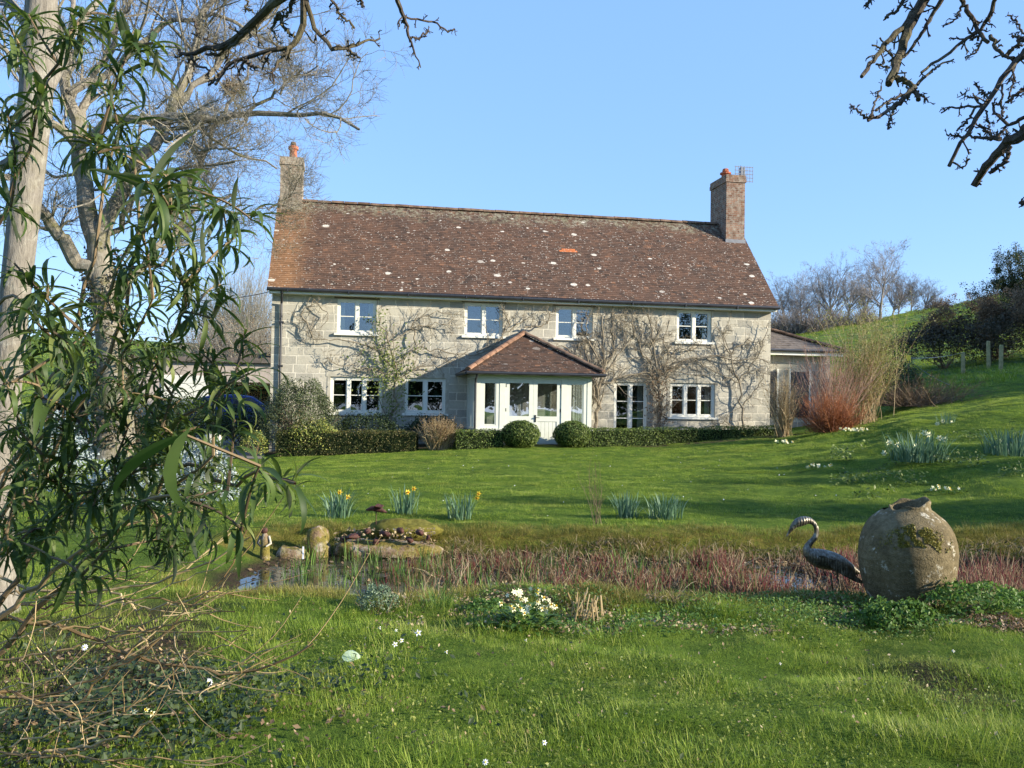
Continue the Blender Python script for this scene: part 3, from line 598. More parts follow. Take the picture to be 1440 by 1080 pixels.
M['daff'] = leafmat('daffodil_leaves', [(.2, (.05, .11, .055)), (.6, (.11, .20, .11)), (.95, (.20, .30, .19))], .3)
M['fresh'] = leafmat('fresh_leaves', [(.2, (.045, .10, .015)), (.6, (.09, .18, .03)), (.95, (.20, .30, .07))], .4)
M['yellow'] = simple('yellow_petal', (.80, .62, .07), .6, .2, var=.1, bump=0)
M['orange'] = simple('trumpet_petal', (.80, .42, .03), .6, .2, var=.1, bump=0)
M['cream'] = simple('cream_petal', (.74, .73, .48), .6, .2, var=.08, bump=0)
M['white'] = simple('white_petal', (.82, .82, .84), .6, .2, var=.04, bump=0)
def blob_bush(name, label, cat, base, r, n, size, mat, group=None, core=True, trunk=True, jit=.9, shell=.45, extra=None):
    root = thing(name, label, cat, base, 0, group); m = MB()
    c = (0, 0, r[2]*.32); P, d = ellip(n, c, (r[0], r[1], r[2]*.72), shell=shell); P[:, 2] = np.maximum(P[:, 2], .03); cards(m, P, d, size, jit); m.build('foliage', mat, root)
    m = MB(); k = 14; S = np.zeros((k, 3)); S[:, :2] = RNG.normal(size=(k, 2))*.08; D = nrm(rdir(k)*np.array([r[0], r[1], .2])+np.array([0, 0, r[2]]))
    Pb = grow(S, D, np.full(k, r[2]*.75), 5, .15); Rb = taper(np.full(k, min(.03, .014*r[2]+.001)), 5); m.tubes(Pb, Rb, 4); S2 = sprout(Pb, Rb, 6, lf=.5); Pc = grow(S2[0], S2[1], S2[2], 3, .2); m.tubes(Pc, taper(S2[3], 3), 3)
    m.build('stems', M['stem_brown'], root); return root
def twig_bush(name, label, cat, base, h, spread, n, mat, leaf=None, nl=0, ls=.04, sides=3, group=None, arch=0., sub=4, r=.008, fan=.0, dome=False):
    root = thing(name, label, cat, base, 0, group); m = MB(); S = np.zeros((n, 3)); S[:, :2] = RNG.normal(size=(n, 2))*spread*.16
    D = np.zeros((n, 3)); D[:, :2] = RNG.normal(size=(n, 2))*spread*.55/h; D[:, 0] += fan; D[:, 2] = 1
    if dome: D = nrm(rdir(n)*np.array([1, 1, .8])*np.array([spread/h, spread/h, 1])); D[:, 2] = np.abs(D[:, 2])+.12; D = nrm(D); S[:, :2] *= 1.6
    L = h*RNG.uniform(.6, 1.05, n); P = grow(S, D, L, 6, .07, (0, 0, -arch)); 
    if dome: P = grow(S, D, (h*np.abs(D[:, 2])+spread*.62*(1-D[:, 2]))*RNG.uniform(.75, 1.1, n), 6, .09, (0, 0, .03))
    R = taper(np.full(n, r), 6, .35); m.tubes(P, R, sides, tint=RNG.random(n))
    S2 = sprout(P, R, sub, .25, 1, (15, 45), .35, .7); P2 = grow(S2[0], S2[1], S2[2], 3, .12, (0, 0, .05)); m.tubes(P2, taper(S2[3], 3, .4), 3, tint=RNG.random(len(P2)))
    m.build('stems', mat, root)
    if leaf is not None:
        m = MB(); i = RNG.integers(0, len(P2), nl); k = RNG.integers(1, 4, nl); Q_ = P2[i, k]+RNG.normal(size=(nl, 3))*ls; cards(m, Q_, rdir(nl), ls, 1.); m.build('foliage', leaf, root)
    return root
# ================================================================== HEDGES AND BEDS ALONG THE HOUSE
def lz(x, y): return hz_(x, y)
def hedge(name, label, pts, w_, h, mat, n_m2=620, size=.05, group='clipped box hedges along the front of the house', topz=None):
    """pts: local (x,y) path; returns a thing"""
    p0 = hw(pts[0][0], pts[0][1], 0); b = np.array([p0[0], p0[1], float(H(p0[0], p0[1]))]); root = thing(name, label, 'hedge', b, 0, group)
    A_, B_ = hw(*pts[0], 0)-p0, hw(*pts[1], 0)-p0; d = nrm(B_-A_); L = np.linalg.norm(B_-A_); sd_ = np.array([d[1], -d[0], 0])
    n = int(L*(w_+2*h)*n_m2); s = RNG.uniform(0, L, n); per = RNG.uniform(-h-w_/2, h+w_/2, n)
    onside = np.abs(per) > w_/2; lat = np.where(onside, np.sign(per)*w_/2, per); zz = np.where(onside, h-(np.abs(per)-w_/2), h)
    cr = .14; dx = np.clip(np.abs(lat)-(w_/2-cr), 0, cr); dz = np.clip(zz-(h-cr), 0, cr); k = np.sqrt(dx**2+dz**2); f = np.where(k > cr, cr/np.maximum(k, 1e-6), 1)
    lat = np.where(k > cr, np.sign(lat)*(w_/2-cr+dx*f), lat); zz = np.where(k > cr, h-cr+dz*f, zz)
    bump = (vnoise(s*2.2, lat*2+zz*2, 21)-.5)*.09+RNG.normal(0, .018, n)
    N_ = np.where(onside[:, None], np.sign(per)[:, None]*sd_, np.array([[0, 0, 1.]])); t = s/L
    top = (topz[0]*(1-t)+topz[1]*t) if topz else None
    P = A_+d*s[:, None]+sd_*lat[:, None]; W = P+b; gz = H(W[:, 0], W[:, 1])-b[2]; zb = gz
    P[:, 2] = (zz/h*(top-b[2]-zb)+zb) if topz else zz+zb
    P += N_*bump[:, None]
    ends = RNG.random((int(h*w_*2*n_m2), 2)); Pe = np.where(ends[:, :1] < .5, A_, B_)+sd_*(RNG.random((len(ends), 1))-.5)*w_; Pe[:, 2] = ends[:, 1]*(h if not topz else topz[1]-b[2]-.05); Ne = np.where(ends[:, :1] < .5, -d, d)
    m = MB(); cards(m, np.vstack([P, Pe]), np.vstack([N_, Ne]), size, .75); m.build('foliage', mat, root)
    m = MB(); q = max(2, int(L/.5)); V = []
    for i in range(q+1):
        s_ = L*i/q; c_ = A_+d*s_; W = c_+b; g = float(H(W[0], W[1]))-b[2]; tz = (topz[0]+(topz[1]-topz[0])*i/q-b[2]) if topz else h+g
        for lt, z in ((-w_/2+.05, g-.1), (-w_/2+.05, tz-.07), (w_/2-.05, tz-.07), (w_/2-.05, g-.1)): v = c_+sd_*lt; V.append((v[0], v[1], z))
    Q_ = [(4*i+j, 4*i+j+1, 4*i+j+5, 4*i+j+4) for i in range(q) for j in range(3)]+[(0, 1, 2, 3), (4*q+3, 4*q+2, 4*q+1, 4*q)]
    m.add(V, Q=Q_); m.build('branches', M['box_core'], root); return root  # solid dark core; its colour stands in for shade between the leaves
HB = leafmat('browned_box_leaves', [(.15, (.028, .040, .010)), (.5, (.075, .09, .02)), (.85, (.15, .125, .045))], .3)
hedge('box_hedge', 'long low box hedge with browned patches left of the porch, under the evergreen shrub', [(.45, -1.75), (4.5, -2.55)], .8, .72, HB, topz=(.62, .66))
hedge('box_hedge', 'short low box hedge just left of the porch, beside the clipped ball', [(5.6, -2.95), (7.0, -2.95)], .75, .7, M['box'], topz=(.72, .74))
hedge('box_hedge', 'long low green box hedge right of the porch, under the bare climber', [(9.5, -2.85), (16.4, -1.9)], .75, .7, M['box'], topz=(.80, .90))
def ball(px, ly, rx, rz, label):
    x, z = None, None
    p = hw(px, ly, 0); b = np.array([p[0], p[1], float(H(p[0], p[1]))]); root = thing('box_ball', label, 'topiary', b, 0, 'clipped box balls at the porch door')
    n = 5200; d = rdir(n); q = 1+RNG.normal(0, .025, n)+(vnoise(d[:, 0]*4, d[:, 1]*4+d[:, 2]*4, 5)-.5)*.07; P = d*np.array([rx, rx, rz])*q[:, None]*np.where(d[:, 2:3] < -.2, .97, 1)+np.array([0, 0, rz*.86]); P[:, 2] = np.maximum(P[:, 2], 0)
    m = MB(); cards(m, P, d, .05, .7); m.build('foliage', M['box'], root)
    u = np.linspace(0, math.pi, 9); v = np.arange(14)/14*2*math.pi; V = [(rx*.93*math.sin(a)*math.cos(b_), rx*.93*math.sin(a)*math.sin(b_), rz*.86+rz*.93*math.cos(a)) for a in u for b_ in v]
    m = MB(); m.add(V, Q=[(i*14+j, i*14+(j+1) % 14, (i+1)*14+(j+1) % 14, (i+1)*14+j) for i in range(8) for j in range(14)]); m.build('branches', M['box_core'], root)  # solid dark ball inside the leaf shell, coloured as its inner shade
ball(7.55, -3.15, .58, .43, 'round clipped box bush left of the porch door')
ball(9.15, -3.1, .56, .42, 'round clipped box bush right of the porch door')
p = hw(5.15, -2.75, 0); twig_bush('dry_shrub', 'rounded tan dried shrub in the gap between two lengths of box hedge', 'shrub', (p[0], p[1], lz(5.15, -2.75)), 1.0, .75, 260, M['straw'], M['brown_leaf'], 3500, .035)
p = hw(.95, -1.25, 0); blob_bush('evergreen_shrub', 'large rounded grey-green evergreen shrub at the left corner of the house', 'shrub', (p[0], p[1], lz(.95, -1.25)), (1.3, 1.0, 2.2), 17000, .055, M['shrub_green'], shell=.55)
p = hw(1.35, -2.0, 0); blob_bush('variegated_shrub', 'low yellow-variegated bush in front of the large evergreen shrub', 'shrub', (p[0], p[1], lz(1.35, -2.0)), (1.0, .4, 1.05), 3500, .06, M['yellow_leaf'], shell=.5)
p = hw(3.0, -.8, 0); blob_bush('green_shrub', 'dark leafy bush under the three-light window', 'shrub', (p[0], p[1], lz(3, -.8)), (1.3, .5, 1.1), 5000, .06, M['dark_leaf'], shell=.5)
p = hw(5.1, -.6, 0); blob_bush('green_shrub', 'dark leafy bush under the two-light ground floor window', 'shrub', (p[0], p[1], lz(5.1, -.6)), (1.0, .45, .95), 3000, .06, M['dark_leaf'], shell=.5)
# ------------------------------------------------------------------ climbers on the wall
def climber(name, label, trunks, nsub, seeds, leafspots=(), r0=.045, leafmat_=None, group='climbers on the front wall'):
    x0 = trunks[0][0][0]; p = hw(x0, -.12, 0); b = np.array([p[0], p[1], lz(x0, -.12)]); root = thing(name, label, 'climber', b, YAW, group)
    rng = np.random.default_rng(seeds); m = MB(); allP = []; allR = []
    for tr in trunks:
        q = np.array([(x-x0, -.06+0*z, z-b[2]) for x, z in tr]); K = 14; t = np.linspace(0, len(q)-1, K+1); k = np.minimum(t.astype(int), len(q)-2); f = (t-k)[:, None]; P = q[k]*(1-f)+q[k+1]*f
        P[1:-1] += rng.normal(size=(K-1, 3))*np.array([.05, .02, .05]); P[:, 1] = np.minimum(P[:, 1], -.03); rr = r0*(1 if tr is trunks[0] else .6); allP.append(P); allR.append(rr*np.linspace(1, .35, K+1))
    P = np.array(allP); R = np.array(allR); m.tubes(P, R, 6)
    for lv, (n, lf, K, ang) in enumerate(((nsub, .26, 8, (20, 85)), (4, .55, 6, (20, 65)), (3, .5, 4, (20, 60)))):
        S_, D_, L_, r_ = sprout(P, R, n, .12, 1, ang, lf, .6, rng); D_[:, 1] *= .22; L_ = np.clip(L_, .05, 1.3); P = grow(S_, D_, L_, K, (.13, .16, .2)[lv], (0, -.01, .02), rng); P[:, :, 1] = np.clip(P[:, :, 1], -.15, -.012)
        R = taper(np.clip(r_*.75, .0045, .022), K, .5); m.tubes(P, R, 3 if lv else 4)
    m.build('stems', M['vine'], root)
    if leafspots:
        m = MB()
        for (x, z, sx, sz, n) in leafspots:
            Q_ = rng.normal(size=(n, 3))*np.array([sx, .05, sz])*.5+np.array([x-x0, -.16, z-b[2]]); cards(m, Q_, np.tile([0, -1., .3], (n, 1)), .085, .6, rng)
        m.build('foliage', leafmat_ or M['ivy_leaf'], root)
    return root
climber('climbing_shrub', 'bare climber with a leafy green patch spreading between the two left ground-floor windows', [[(3.85, .2), (3.9, 1.3), (3.95, 2.4), (3.75, 3.4), (3.45, 4.3)], [(3.95, 2.6), (3.2, 3.3), (2.2, 3.5), (1.2, 3.6), (.8, 3.9)], [(1.3, 3.55), (.9, 4.3), (1.3, 4.75), (1.8, 4.3), (1.5, 3.9)], [(3.9, 2.8), (4.6, 3.3), (5.6, 3.2), (6.6, 3.15), (7.5, 3.5)],
   [(3.8, 3.5), (4.6, 4.0), (5.4, 4.1), (6.1, 4.0)], [(4.6, 3.4), (4.5, 4.2), (5.2, 4.5), (6.1, 4.45)], [(3.9, 2.2), (4.6, 2.7), (5.6, 2.75), (6.4, 3.3)], [(3.8, 2.4), (3.0, 2.6), (2.3, 2.7), (1.7, 2.9)], [(6.6, 3.2), (7.3, 3.6), (8.0, 4.2), (8.6, 4.6)], [(7.2, 3.5), (7.7, 4.3), (7.3, 4.8)], [(8.2, 4.1), (8.9, 4.2), (9.15, 4.7)]], 13, 3,
   [(3.75, 2.25, .85, .9, 520), (3.55, 2.9, .9, .5, 160), (3.4, 3.9, .35, .8, 130), (3.9, 1.2, .5, .7, 150), (4.2, 3.3, .8, .4, 90)], r0=.05)
climber('climbing_shrub', 'mass of tangled bare stems climbing the wall right of the porch', [[(10.7, .4), (10.75, 1.4), (10.9, 2.4), (11.0, 3.3), (10.9, 4.6)], [(10.9, 1.4), (10.5, 2.5), (10.3, 3.4), (10.4, 4.5)], [(10.8, 2.2), (11.3, 3.0), (11.9, 3.8), (12.0, 4.6)], [(10.8, 1.8), (10.3, 2.9), (9.6, 3.4), (8.9, 3.5)], [(10.9, 2.6), (11.4, 3.6), (11.2, 4.5), (11.8, 4.75)], [(10.9, 2.3), (12.0, 2.6), (13.2, 2.75), (14.6, 2.65)], [(10.8, 3.0), (10.4, 3.8), (10.0, 3.4)], [(10.6, .5), (10.35, 1.2), (10.5, 2.2), (10.9, 3.0)]], 26, 5, r0=.07)
climber('climbing_shrub', 'bare climber with dense twiggy base between the two right ground-floor windows', [[(13.0, .5), (12.95, 1.5), (12.9, 2.6), (12.7, 3.6), (12.5, 4.7)], [(12.9, 2.2), (13.2, 3.0), (13.1, 3.8), (13.3, 4.5)], [(12.9, 2.6), (12.3, 3.4), (12.0, 4.2), (11.6, 4.8)], [(12.9, 2.6), (14.0, 3.2), (15.0, 3.3), (16.2, 3.25), (17.0, 3.1)], [(12.85, 2.0), (12.6, 3.0), (12.9, 4.0), (12.7, 4.6)], [(13.0, 3.2), (13.9, 3.5), (14.8, 3.6)], [(12.9, .6), (13.1, 1.6), (12.8, 2.6), (13.0, 3.3)]], 24, 8,
   [(12.95, 1.5, .5, 1.4, 420)], leafmat_=M['brown_leaf'], r0=.06)
climber('climbing_shrub', 'thin bare climber spreading on the wall near the right corner of the house', [[(16.1, .6), (16.0, 1.6), (15.9, 2.5), (15.6, 3.3), (15.2, 4.2)], [(15.9, 2.5), (16.5, 3.2), (16.9, 4.2), (17.0, 4.6)], [(15.9, 2.4), (15.0, 2.7), (14.2, 3.2), (14.0, 3.0)], [(15.5, 3.3), (15.2, 4.0), (15.6, 4.7)], [(16.0, 1.5), (16.6, 2.3), (16.95, 3.0)], [(15.6, 3.4), (16.2, 3.9), (16.8, 3.7)], [(16.1, .8), (15.3, 1.0), (14.6, .9)]], 15, 11, r0=.04)
# ------------------------------------------------------------------ shrubs right of the house
def gl(px, Y): return gp(px, Y)
twig_bush('russet_shrub', 'rounded orange-red twiggy bush on the lawn edge right of the house', 'shrub', gl(1170, 25.5), 1.25, .88, 420, M['rust_leaf'], M['rust_leaf'], 5000, .03, sub=5, dome=True)
twig_bush('brown_shrub', 'small tan and brown twiggy bush against the right corner of the house', 'shrub', gl(1103, 27.5), 1.9, .6, 150, M['straw'], M['brown_leaf'], 900, .04)
twig_bush('tall_twiggy_shrub', 'tall fan of thin reddish stems in front of the annexe', 'shrub', gl(1168, 27.6), 2.6, 1.5, 170, M['pink_stem'], M['rust_leaf'], 2500, .03, fan=.05, r=.010)
twig_bush('willow_shrub', 'tall olive-green willowy bush rising right of the annexe roof', 'shrub', gl(1216, 28.5), 3.6, 1.5, 80, M['straw'], M['olive_leaf'], 12000, .05, fan=.0, r=.009, sub=12)
blob_bush('laurel_shrub', 'dark glossy evergreen bush behind the willowy bush by the garden post', 'shrub', gl(1262, 33), (1.0, .8, 1.7), 5000, .07, M['dark_leaf'])
twig_bush('brown_dome_shrub', 'wide brown dome-shaped bush in the shade beyond the grassy rise', 'shrub', gl(1284, 31), 1.2, 2.6, 420, M['brown_leaf'], M['brown_leaf'], 6000, .035, sub=5, dome=True)
# ================================================================== TREES
def bare_tree(name, label, base, h, spread, mat, seed, lv=(9, 7, 6, 4), r0=None, group=None, cat='tree', upb=.4, foliage=None, nleaf=0, ls=.1, lean=(0, 0), tf=.62):
    rng = np.random.default_rng(seed); root = thing(name, label, cat, base, rng.uniform(0, 6.28), group); r0 = r0 or h*.019
    m = MB(); P = grow(np.zeros((1, 3)), np.array([[lean[0], lean[1], 1.]]), np.array([h*tf]), 8, .09, (0, 0, .05), rng); R = taper(np.array([r0]), 8, .3); m.tubes(P, R, 8, cap=True); m.build('trunk', mat, root)
    m = MB(); last = None
    for i, n in enumerate(lv):
        S_, D_, L_, r_ = sprout(P, R, n, .22 if i == 0 else .2, 1, (25, 62), (spread, .62, .55, .5, .5)[i], .55, rng, upb*.3)
        K = (7, 5, 4, 3, 3)[i]; P = grow(S_, D_, L_, K, .14, (0, 0, .08 if i < 2 else .02), rng); r_ = np.maximum(r_, h*.0009); R = taper(r_, K, .4); m.tubes(P, R, 4 if i == 0 else 3); last = P
    m.build('crown', mat, root)
    if foliage is not None:
        m = MB(); i = rng.integers(0, len(last), nleaf); Q_ = last[i, rng.integers(0, last.shape[1], nleaf)]+rng.normal(size=(nleaf, 3))*ls; cards(m, Q_, rdir(nleaf, rng), ls, 1., rng); m.build('foliage', foliage, root)
    return root
hill = [(1078, 112, 8.5), (1102, 108, 9.5), (1128, 115, 10.5), (1168, 108, 11.5), (1192, 114, 10), (1238, 107, 12.5), (1262, 116, 8), (1280, 112, 6.5), (1299, 113, 6.0), (1115, 120, 9.0), (1152, 119, 9.5), (1212, 121, 11.0), (1252, 122, 9.5)]
WHO = ['leftmost bare tree on the hilltop beside the house gable', 'second bare hilltop tree from the house gable', 'bare hilltop tree left of the gap in the skyline row', 'broad bare tree left of centre in the hilltop row', 'slim bare tree between the two broadest hilltop trees', 'tallest bare tree in the hilltop row', 'leaning bare tree right of the tallest hilltop tree', 'small bare tree near the right end of the hilltop row', 'last small bare tree at the right end of the hilltop row', 'bare tree set back behind the first trees by the gable', 'bare tree set back in the left half of the hilltop row', 'bare tree set back in the middle of the hilltop row', 'bare tree set back behind the leaning hilltop tree']
protos = []
for i, (px, Y, h) in enumerate(hill):
    b = gl(px, Y); b[2] -= .3
    if i < 4: protos.append(bare_tree('bare_tree', WHO[i], b, h*.86, 1.05, M['bark_far'], 40+i, (14, 9, 8, 5), tf=.5, group='bare trees along the hilltop', lean=(.1 if i % 2 else -.08, 0)))
    else: dup(protos[i % 4], b, i*1.7, h*.86/(hill[i % 4][2]*.86), WHO[i])
# scrub under the hilltop trees
for i, (px, Y, h, w_) in enumerate([(1095, 104, 3.6, 5), (1135, 103, 3.4, 5), (1175, 106, 2.8, 5), (1215, 106, 2.4, 5), (1315, 113, 2.2, 3)]):
    b = gl(px, Y); b[2] -= .3
    if i == 0: scrub = twig_bush('hilltop_scrub', 'brown scrub below the hilltop trees, nearest the house', 'scrub', b, h, w_, 260, M['bark_far'], M['brown_leaf'], 1600, .16, r=.035, sub=5, group='brown scrub below the hilltop trees')
    else: dup(scrub, b, i, h/3.6, ['', 'brown scrub below the second hilltop tree', 'brown scrub left of the broad hilltop tree', 'brown scrub below the tallest hilltop tree', 'dark scrub at the right end of the hilltop'][i])
# tree group on the right edge
bare_tree('hawthorn_tree', 'dark twiggy tree at the right edge above the fence posts', gl(1448, 52), 7.0, .7, M['bark_apple'], 61, (16, 9, 7, 5), foliage=M['dark_leaf'], nleaf=20000, ls=.10)
bare_tree('hawthorn_tree', 'broad brown-leaved bush tree directly behind the fence posts', gl(1392, 48), 4.2, .9, M['bark_apple'], 62, (18, 8, 6, 4), foliage=M['brown_leaf'], nleaf=14000, ls=.09)
bare_tree('hawthorn_tree', 'spreading brown thorn bush left of the fence posts below the hill crest', gl(1325, 51), 3.6, 1.0, M['bark_apple'], 63, (16, 8, 6, 4), foliage=M['brown_leaf'], nleaf=7000, ls=.09)
bare_tree('hawthorn_tree', 'brown thorn tree cut by the right edge of the picture behind the posts', gl(1462, 46), 4.2, .85, M['bark_apple'], 64, (18, 8, 6, 4), foliage=M['brown_leaf'], nleaf=14000, ls=.09)
for i, (px, Y, rx, hh, lb) in enumerate([(1330, 50, 4, 2.4, 'dark thorny thicket left of the fence posts'), (1402, 50, 4, 2.8, 'dark thorny thicket behind the fence posts'), (1475, 47, 4.5, 3.0, 'dark thorny thicket at the right edge')]):
    b = gl(px, Y); blob_bush('thorn_thicket', lb, 'thicket', b, (rx, 1.6, hh), 7000, .13, M['thorn_leaf'], group='dark thickets behind the fence')
# left background: hedge bank behind the house, beech hedge, shrubs
for i, (px, Y, h, w_, lb) in enumerate([(352, 52, 5.2, 4.5, 'brown twiggy thicket behind the garage, next to the house'), (300, 55, 5.0, 4.5, 'brown twiggy thicket behind the garage, further left'), (335, 75, 10, 5, 'pale twiggy tree mass rising behind the thickets')]):
    b = gl(px, Y)
    twig_bush('brown_thicket', lb, 'thicket', b, h, w_, 420, M['twig_grey'], M['brown_leaf'] if i < 2 else M['straw'], 9000 if i < 2 else 2500, .10, r=.025, sub=7, group='brown thickets left of the house')
root = hedge('beech_hedge', 'orange-leaved beech hedge between the garage and the blue car', [(-3.2, 9.5), (.6, 9.5)], 1.0, 1.9, M['orange_leaf'], n_m2=420, size=.09, group=None)
# ================================================================== LEFT BACKGROUND BUILDINGS, CAR
b = gl(335, 43); g = thing('garage', 'low pale rendered garage with a flat grey roof edge left of the house', 'outbuilding', b, rad(6))
m = MB(); m.box(-5.5, 3.2, 0, 5, -.3, 2.75); m.build('wall', M['concrete'], g)
m = MB(); m.box(-5.7, 3.4, -.2, 5.2, 2.76, 3.0); m.build('roof', M['slate'], g)
m = MB(); m.box(-3.6, -1.2, -.05, .02, 0, 2.1)
for k in range(5): m.box(-3.55, -1.25, -.065, -.05, .1+k*.4, .45+k*.4)
m.build('door', M['frame'], g)
b = gl(118, 33); g = thing('log_store', 'low open shed with a grey roof seen behind the big tree at left', 'shed', b, rad(-5))
m = MB(); m.hexa([(-1.7, -.3, 1.25), (1.5, -.3, 1.25), (-1.7, 1.5, 1.95), (1.5, 1.5, 1.95), (-1.7, -.3, 1.33), (1.5, -.3, 1.33), (-1.7, 1.5, 2.03), (1.5, 1.5, 2.03)]); m.build('roof', M['slate'], g)
m = MB(); m.box(-1.5, 1.3, 1.3, 1.38, 0, 1.9); m.box(-1.5, -1.42, 0, 1.3, 0, 1.2); m.box(1.22, 1.3, 0, 1.3, 0, 1.2); m.build('wall', M['oak'], g)
for x in (-1.45, -.6, .3, 1.2): m = MB(); m.box(x-.06, x+.06, -.12, 0, -.1, 1.25); m.build('post', M['frame'], g)
def make_car(b, rz):
    r = thing('parked_car', 'dark blue hatchback parked on the drive left of the house', 'car', b, rz)
    prof = [(-2.0, .35), (-2.05, .62), (-1.98, .88), (-1.2, .98), (-.55, 1.38), (.0, 1.46), (.9, 1.44), (1.55, 1.30), (1.9, .98), (2.0, .75), (1.98, .35)]
    def W(z): return .84 if z < .95 else .84-.42*(z-.95)
    V = []
    for x, z in prof: V += [(x, -W(z), z), (x, -W(z)*.97 if z < .95 else -W(z)+.06, z+.02), (x, W(z)*.97 if z < .95 else W(z)-.06, z+.02), (x, W(z), z)]
    m = MB(); n = len(prof); m.add(V, Q=[(4*i+j, 4*i+4+j, 4*i+5+j, 4*i+1+j) for i in range(n-1) for j in range(3)]+[(4*i+3, 4*i+7, 4*(i+1), 4*i) for i in range(0)])
    for s in (-1, 1):
        y = .84*s
        low = [(x, y, z) for x, z in prof if z <= .98]; fr = [(x, W(z)*s, z) for x, z in prof]
        c = (0, y, .5); m.add(fr+[c], T=[(i, (i+1) % n, n) if s < 0 else ((i+1) % n, i, n) for i in range(n)])
    m.box(-1.95, 1.93, -.82, .82, .2, .36); m.build('body', M['blue'], r, smooth=False)
    for s in (-1, 1):
        for xs_ in ([(-1.02, 1.02), (-.52, 1.34), (.18, 1.37), (.18, 1.02)], [(.26, 1.02), (.26, 1.37), (.95, 1.35), (1.1, 1.02)], [(1.18, 1.04), (1.04, 1.33), (1.42, 1.24), (1.6, 1.05)]):
            m = MB(); P0 = [(x, s*(W(z)+.012), z) for x, z in xs_]; P1 = [(x, s*(W(z)-.03), z) for x, z in xs_]; m.hexa([P0[0], P0[1], P0[3], P0[2], P1[0], P1[1], P1[3], P1[2]]); m.build('side_window', M['darkglass'], r)
        m = MB(); m.box(-.85, -.7, s*.86-.08, s*.86+.08, 1.0, 1.12); m.build('door_mirror', M['blue'], r)
        m = MB(); m.box(-2.06, -1.88, s*.6-.16, s*.6+.16, .66, .8); m.build('headlight', M['lamp'], r)
    m = MB(); m.hexa([(-1.14, -.66, 1.03), (-1.14, .66, 1.03), (-.6, -.58, 1.385), (-.6, .58, 1.385), (-1.17, -.66, 1.045), (-1.17, .66, 1.045), (-.62, -.58, 1.405), (-.62, .58, 1.405)]); m.build('windscreen', M['darkglass'], r)
    for x in (-1.3, 1.28):
        for s in (-1, 1):
            m = MB(); m.tubes([(x, s*.68, .31), (x, s*.86, .31)], [.31, .31], 20, cap=True); wv = m.build('wheel', M['rubber'], r); m = MB(); m.tubes([(x, s*.85, .31), (x, s*.875, .31)], [.19, .17], 10, cap=True); m.build('rim', M['metal'], wv)
b = gl(338, 36); make_car(b, rad(8)+math.pi)
bpt = gl(300, 23.8); g = thing('staddle_stone', 'pale mushroom-shaped staddle stone at the left edge of the lawn', 'staddle stone', bpt)
m = MB(); m.tubes([(0, 0, -.05), (0, 0, .1), (0, 0, .3), (0, 0, .56)], [.2, .18, .14, .11], 12, cap=True); m.build('stem', M['quoin'], g, smooth=True)
m = MB(); m.tubes([(0, 0, .55), (0, 0, .57), (0, 0, .64), (0, 0, .72), (0, 0, .76), (0, 0, .775)], [.12, .27, .28, .2, .1, .01], 18, cap=True); m.build('cap', M['quoin'], g, smooth=True)
m = MB(); pp = [gl(296, 25.2), gl(372, 25.2), gl(372, 35), gl(200, 35)]
V = []
for u in np.linspace(0, 1, 9):
    for v in np.linspace(0, 1, 20): q = (pp[0]*(1-u)+pp[1]*u)*(1-v)+(pp[3]*(1-u)+pp[2]*u)*v; V.append((q[0], q[1], float(H(q[0], q[1]))+.02))
m.add(V, Q=[(i*20+j, (i+1)*20+j, (i+1)*20+j+1, i*20+j+1) for i in range(8) for j in range(19)]); tag(m.build('path', simple('drive_gravel', (.17, .155, .135), .95, .1, var=.3, scale=30)), kind='structure')
blob_bush('dark_shrub', 'dark leafy bush in shade between the drive and the box hedge', 'shrub', gl(340, 30.5), (1.1, .7, 1.3), 5000, .07, M['dark_leaf'])
blob_bush('flowering_shrub', 'small cream-flecked bush at the left end of the box hedge', 'shrub', gl(358, 26.3), (.45, .35, .75), 1500, .06, M['yellow_leaf'])
blob_bush('dark_shrub', 'dark evergreen shrub behind the staddle stone', 'shrub', gl(255, 29), (1.6, .9, 1.6), 7000, .08, M['dark_leaf'])
for i, (px, Y, r, lb) in enumerate([(285, 13.2, (.55, .5, 1.0), 'silver-leaved bush at the edge of the lawn, right of the others'), (190, 12.8, (.75, .5, .75), 'low silver-leaved bush in the middle behind the big shrub'), (45, 13.5, (1.1, .6, 1.35), 'wide silver-leaved bush at the far left of the garden')]):
    blob_bush('silver_shrub', lb, 'shrub', gl(px, Y), r, 3200, .055, M['silver_leaf'], group='silver-leaved bushes')
# fence posts and wires on the right
PW = simple('fence_timber', (.27, .25, .13), .9, .1, var=.35, scale=6)
PP = [(1354, 45, 1.18), (1390, 45.3, 1.5), (1407, 42, 1.28)]
PL = ['leftmost of the three timber posts on the shaded slope', 'middle and tallest-set timber post under the thorn trees', 'rightmost and nearest timber post on the shaded slope']
for (px, Y, h), lb in zip(PP, PL):
    b = gl(px, Y); o = MB(); o.tubes([(0, 0, -.2), (0, 0, h*.98), (0, 0, h)], [.10, .095, .06], 8, cap=True); q = o.build('fence_post', PW); q.location = b; q.rotation_euler = (rad(2), rad(RNG.uniform(-3, 3)), 0); tag(q, lb, 'post', 'timber posts on the shaded slope')
b = gl(1277, 34); g = thing('marker_post', 'short post with a yellow top beside the dark evergreen bush', 'post', b)
m = MB(); m.tubes([(0, 0, -.1), (0, 0, 1.55)], [.05, .045], 8, cap=True); m.build('post', PW, g); m = MB(); m.tubes([(0, 0, 1.5), (0, 0, 1.8)], [.09, .09], 8, cap=True); m.build('cap', M['yellow'], g)
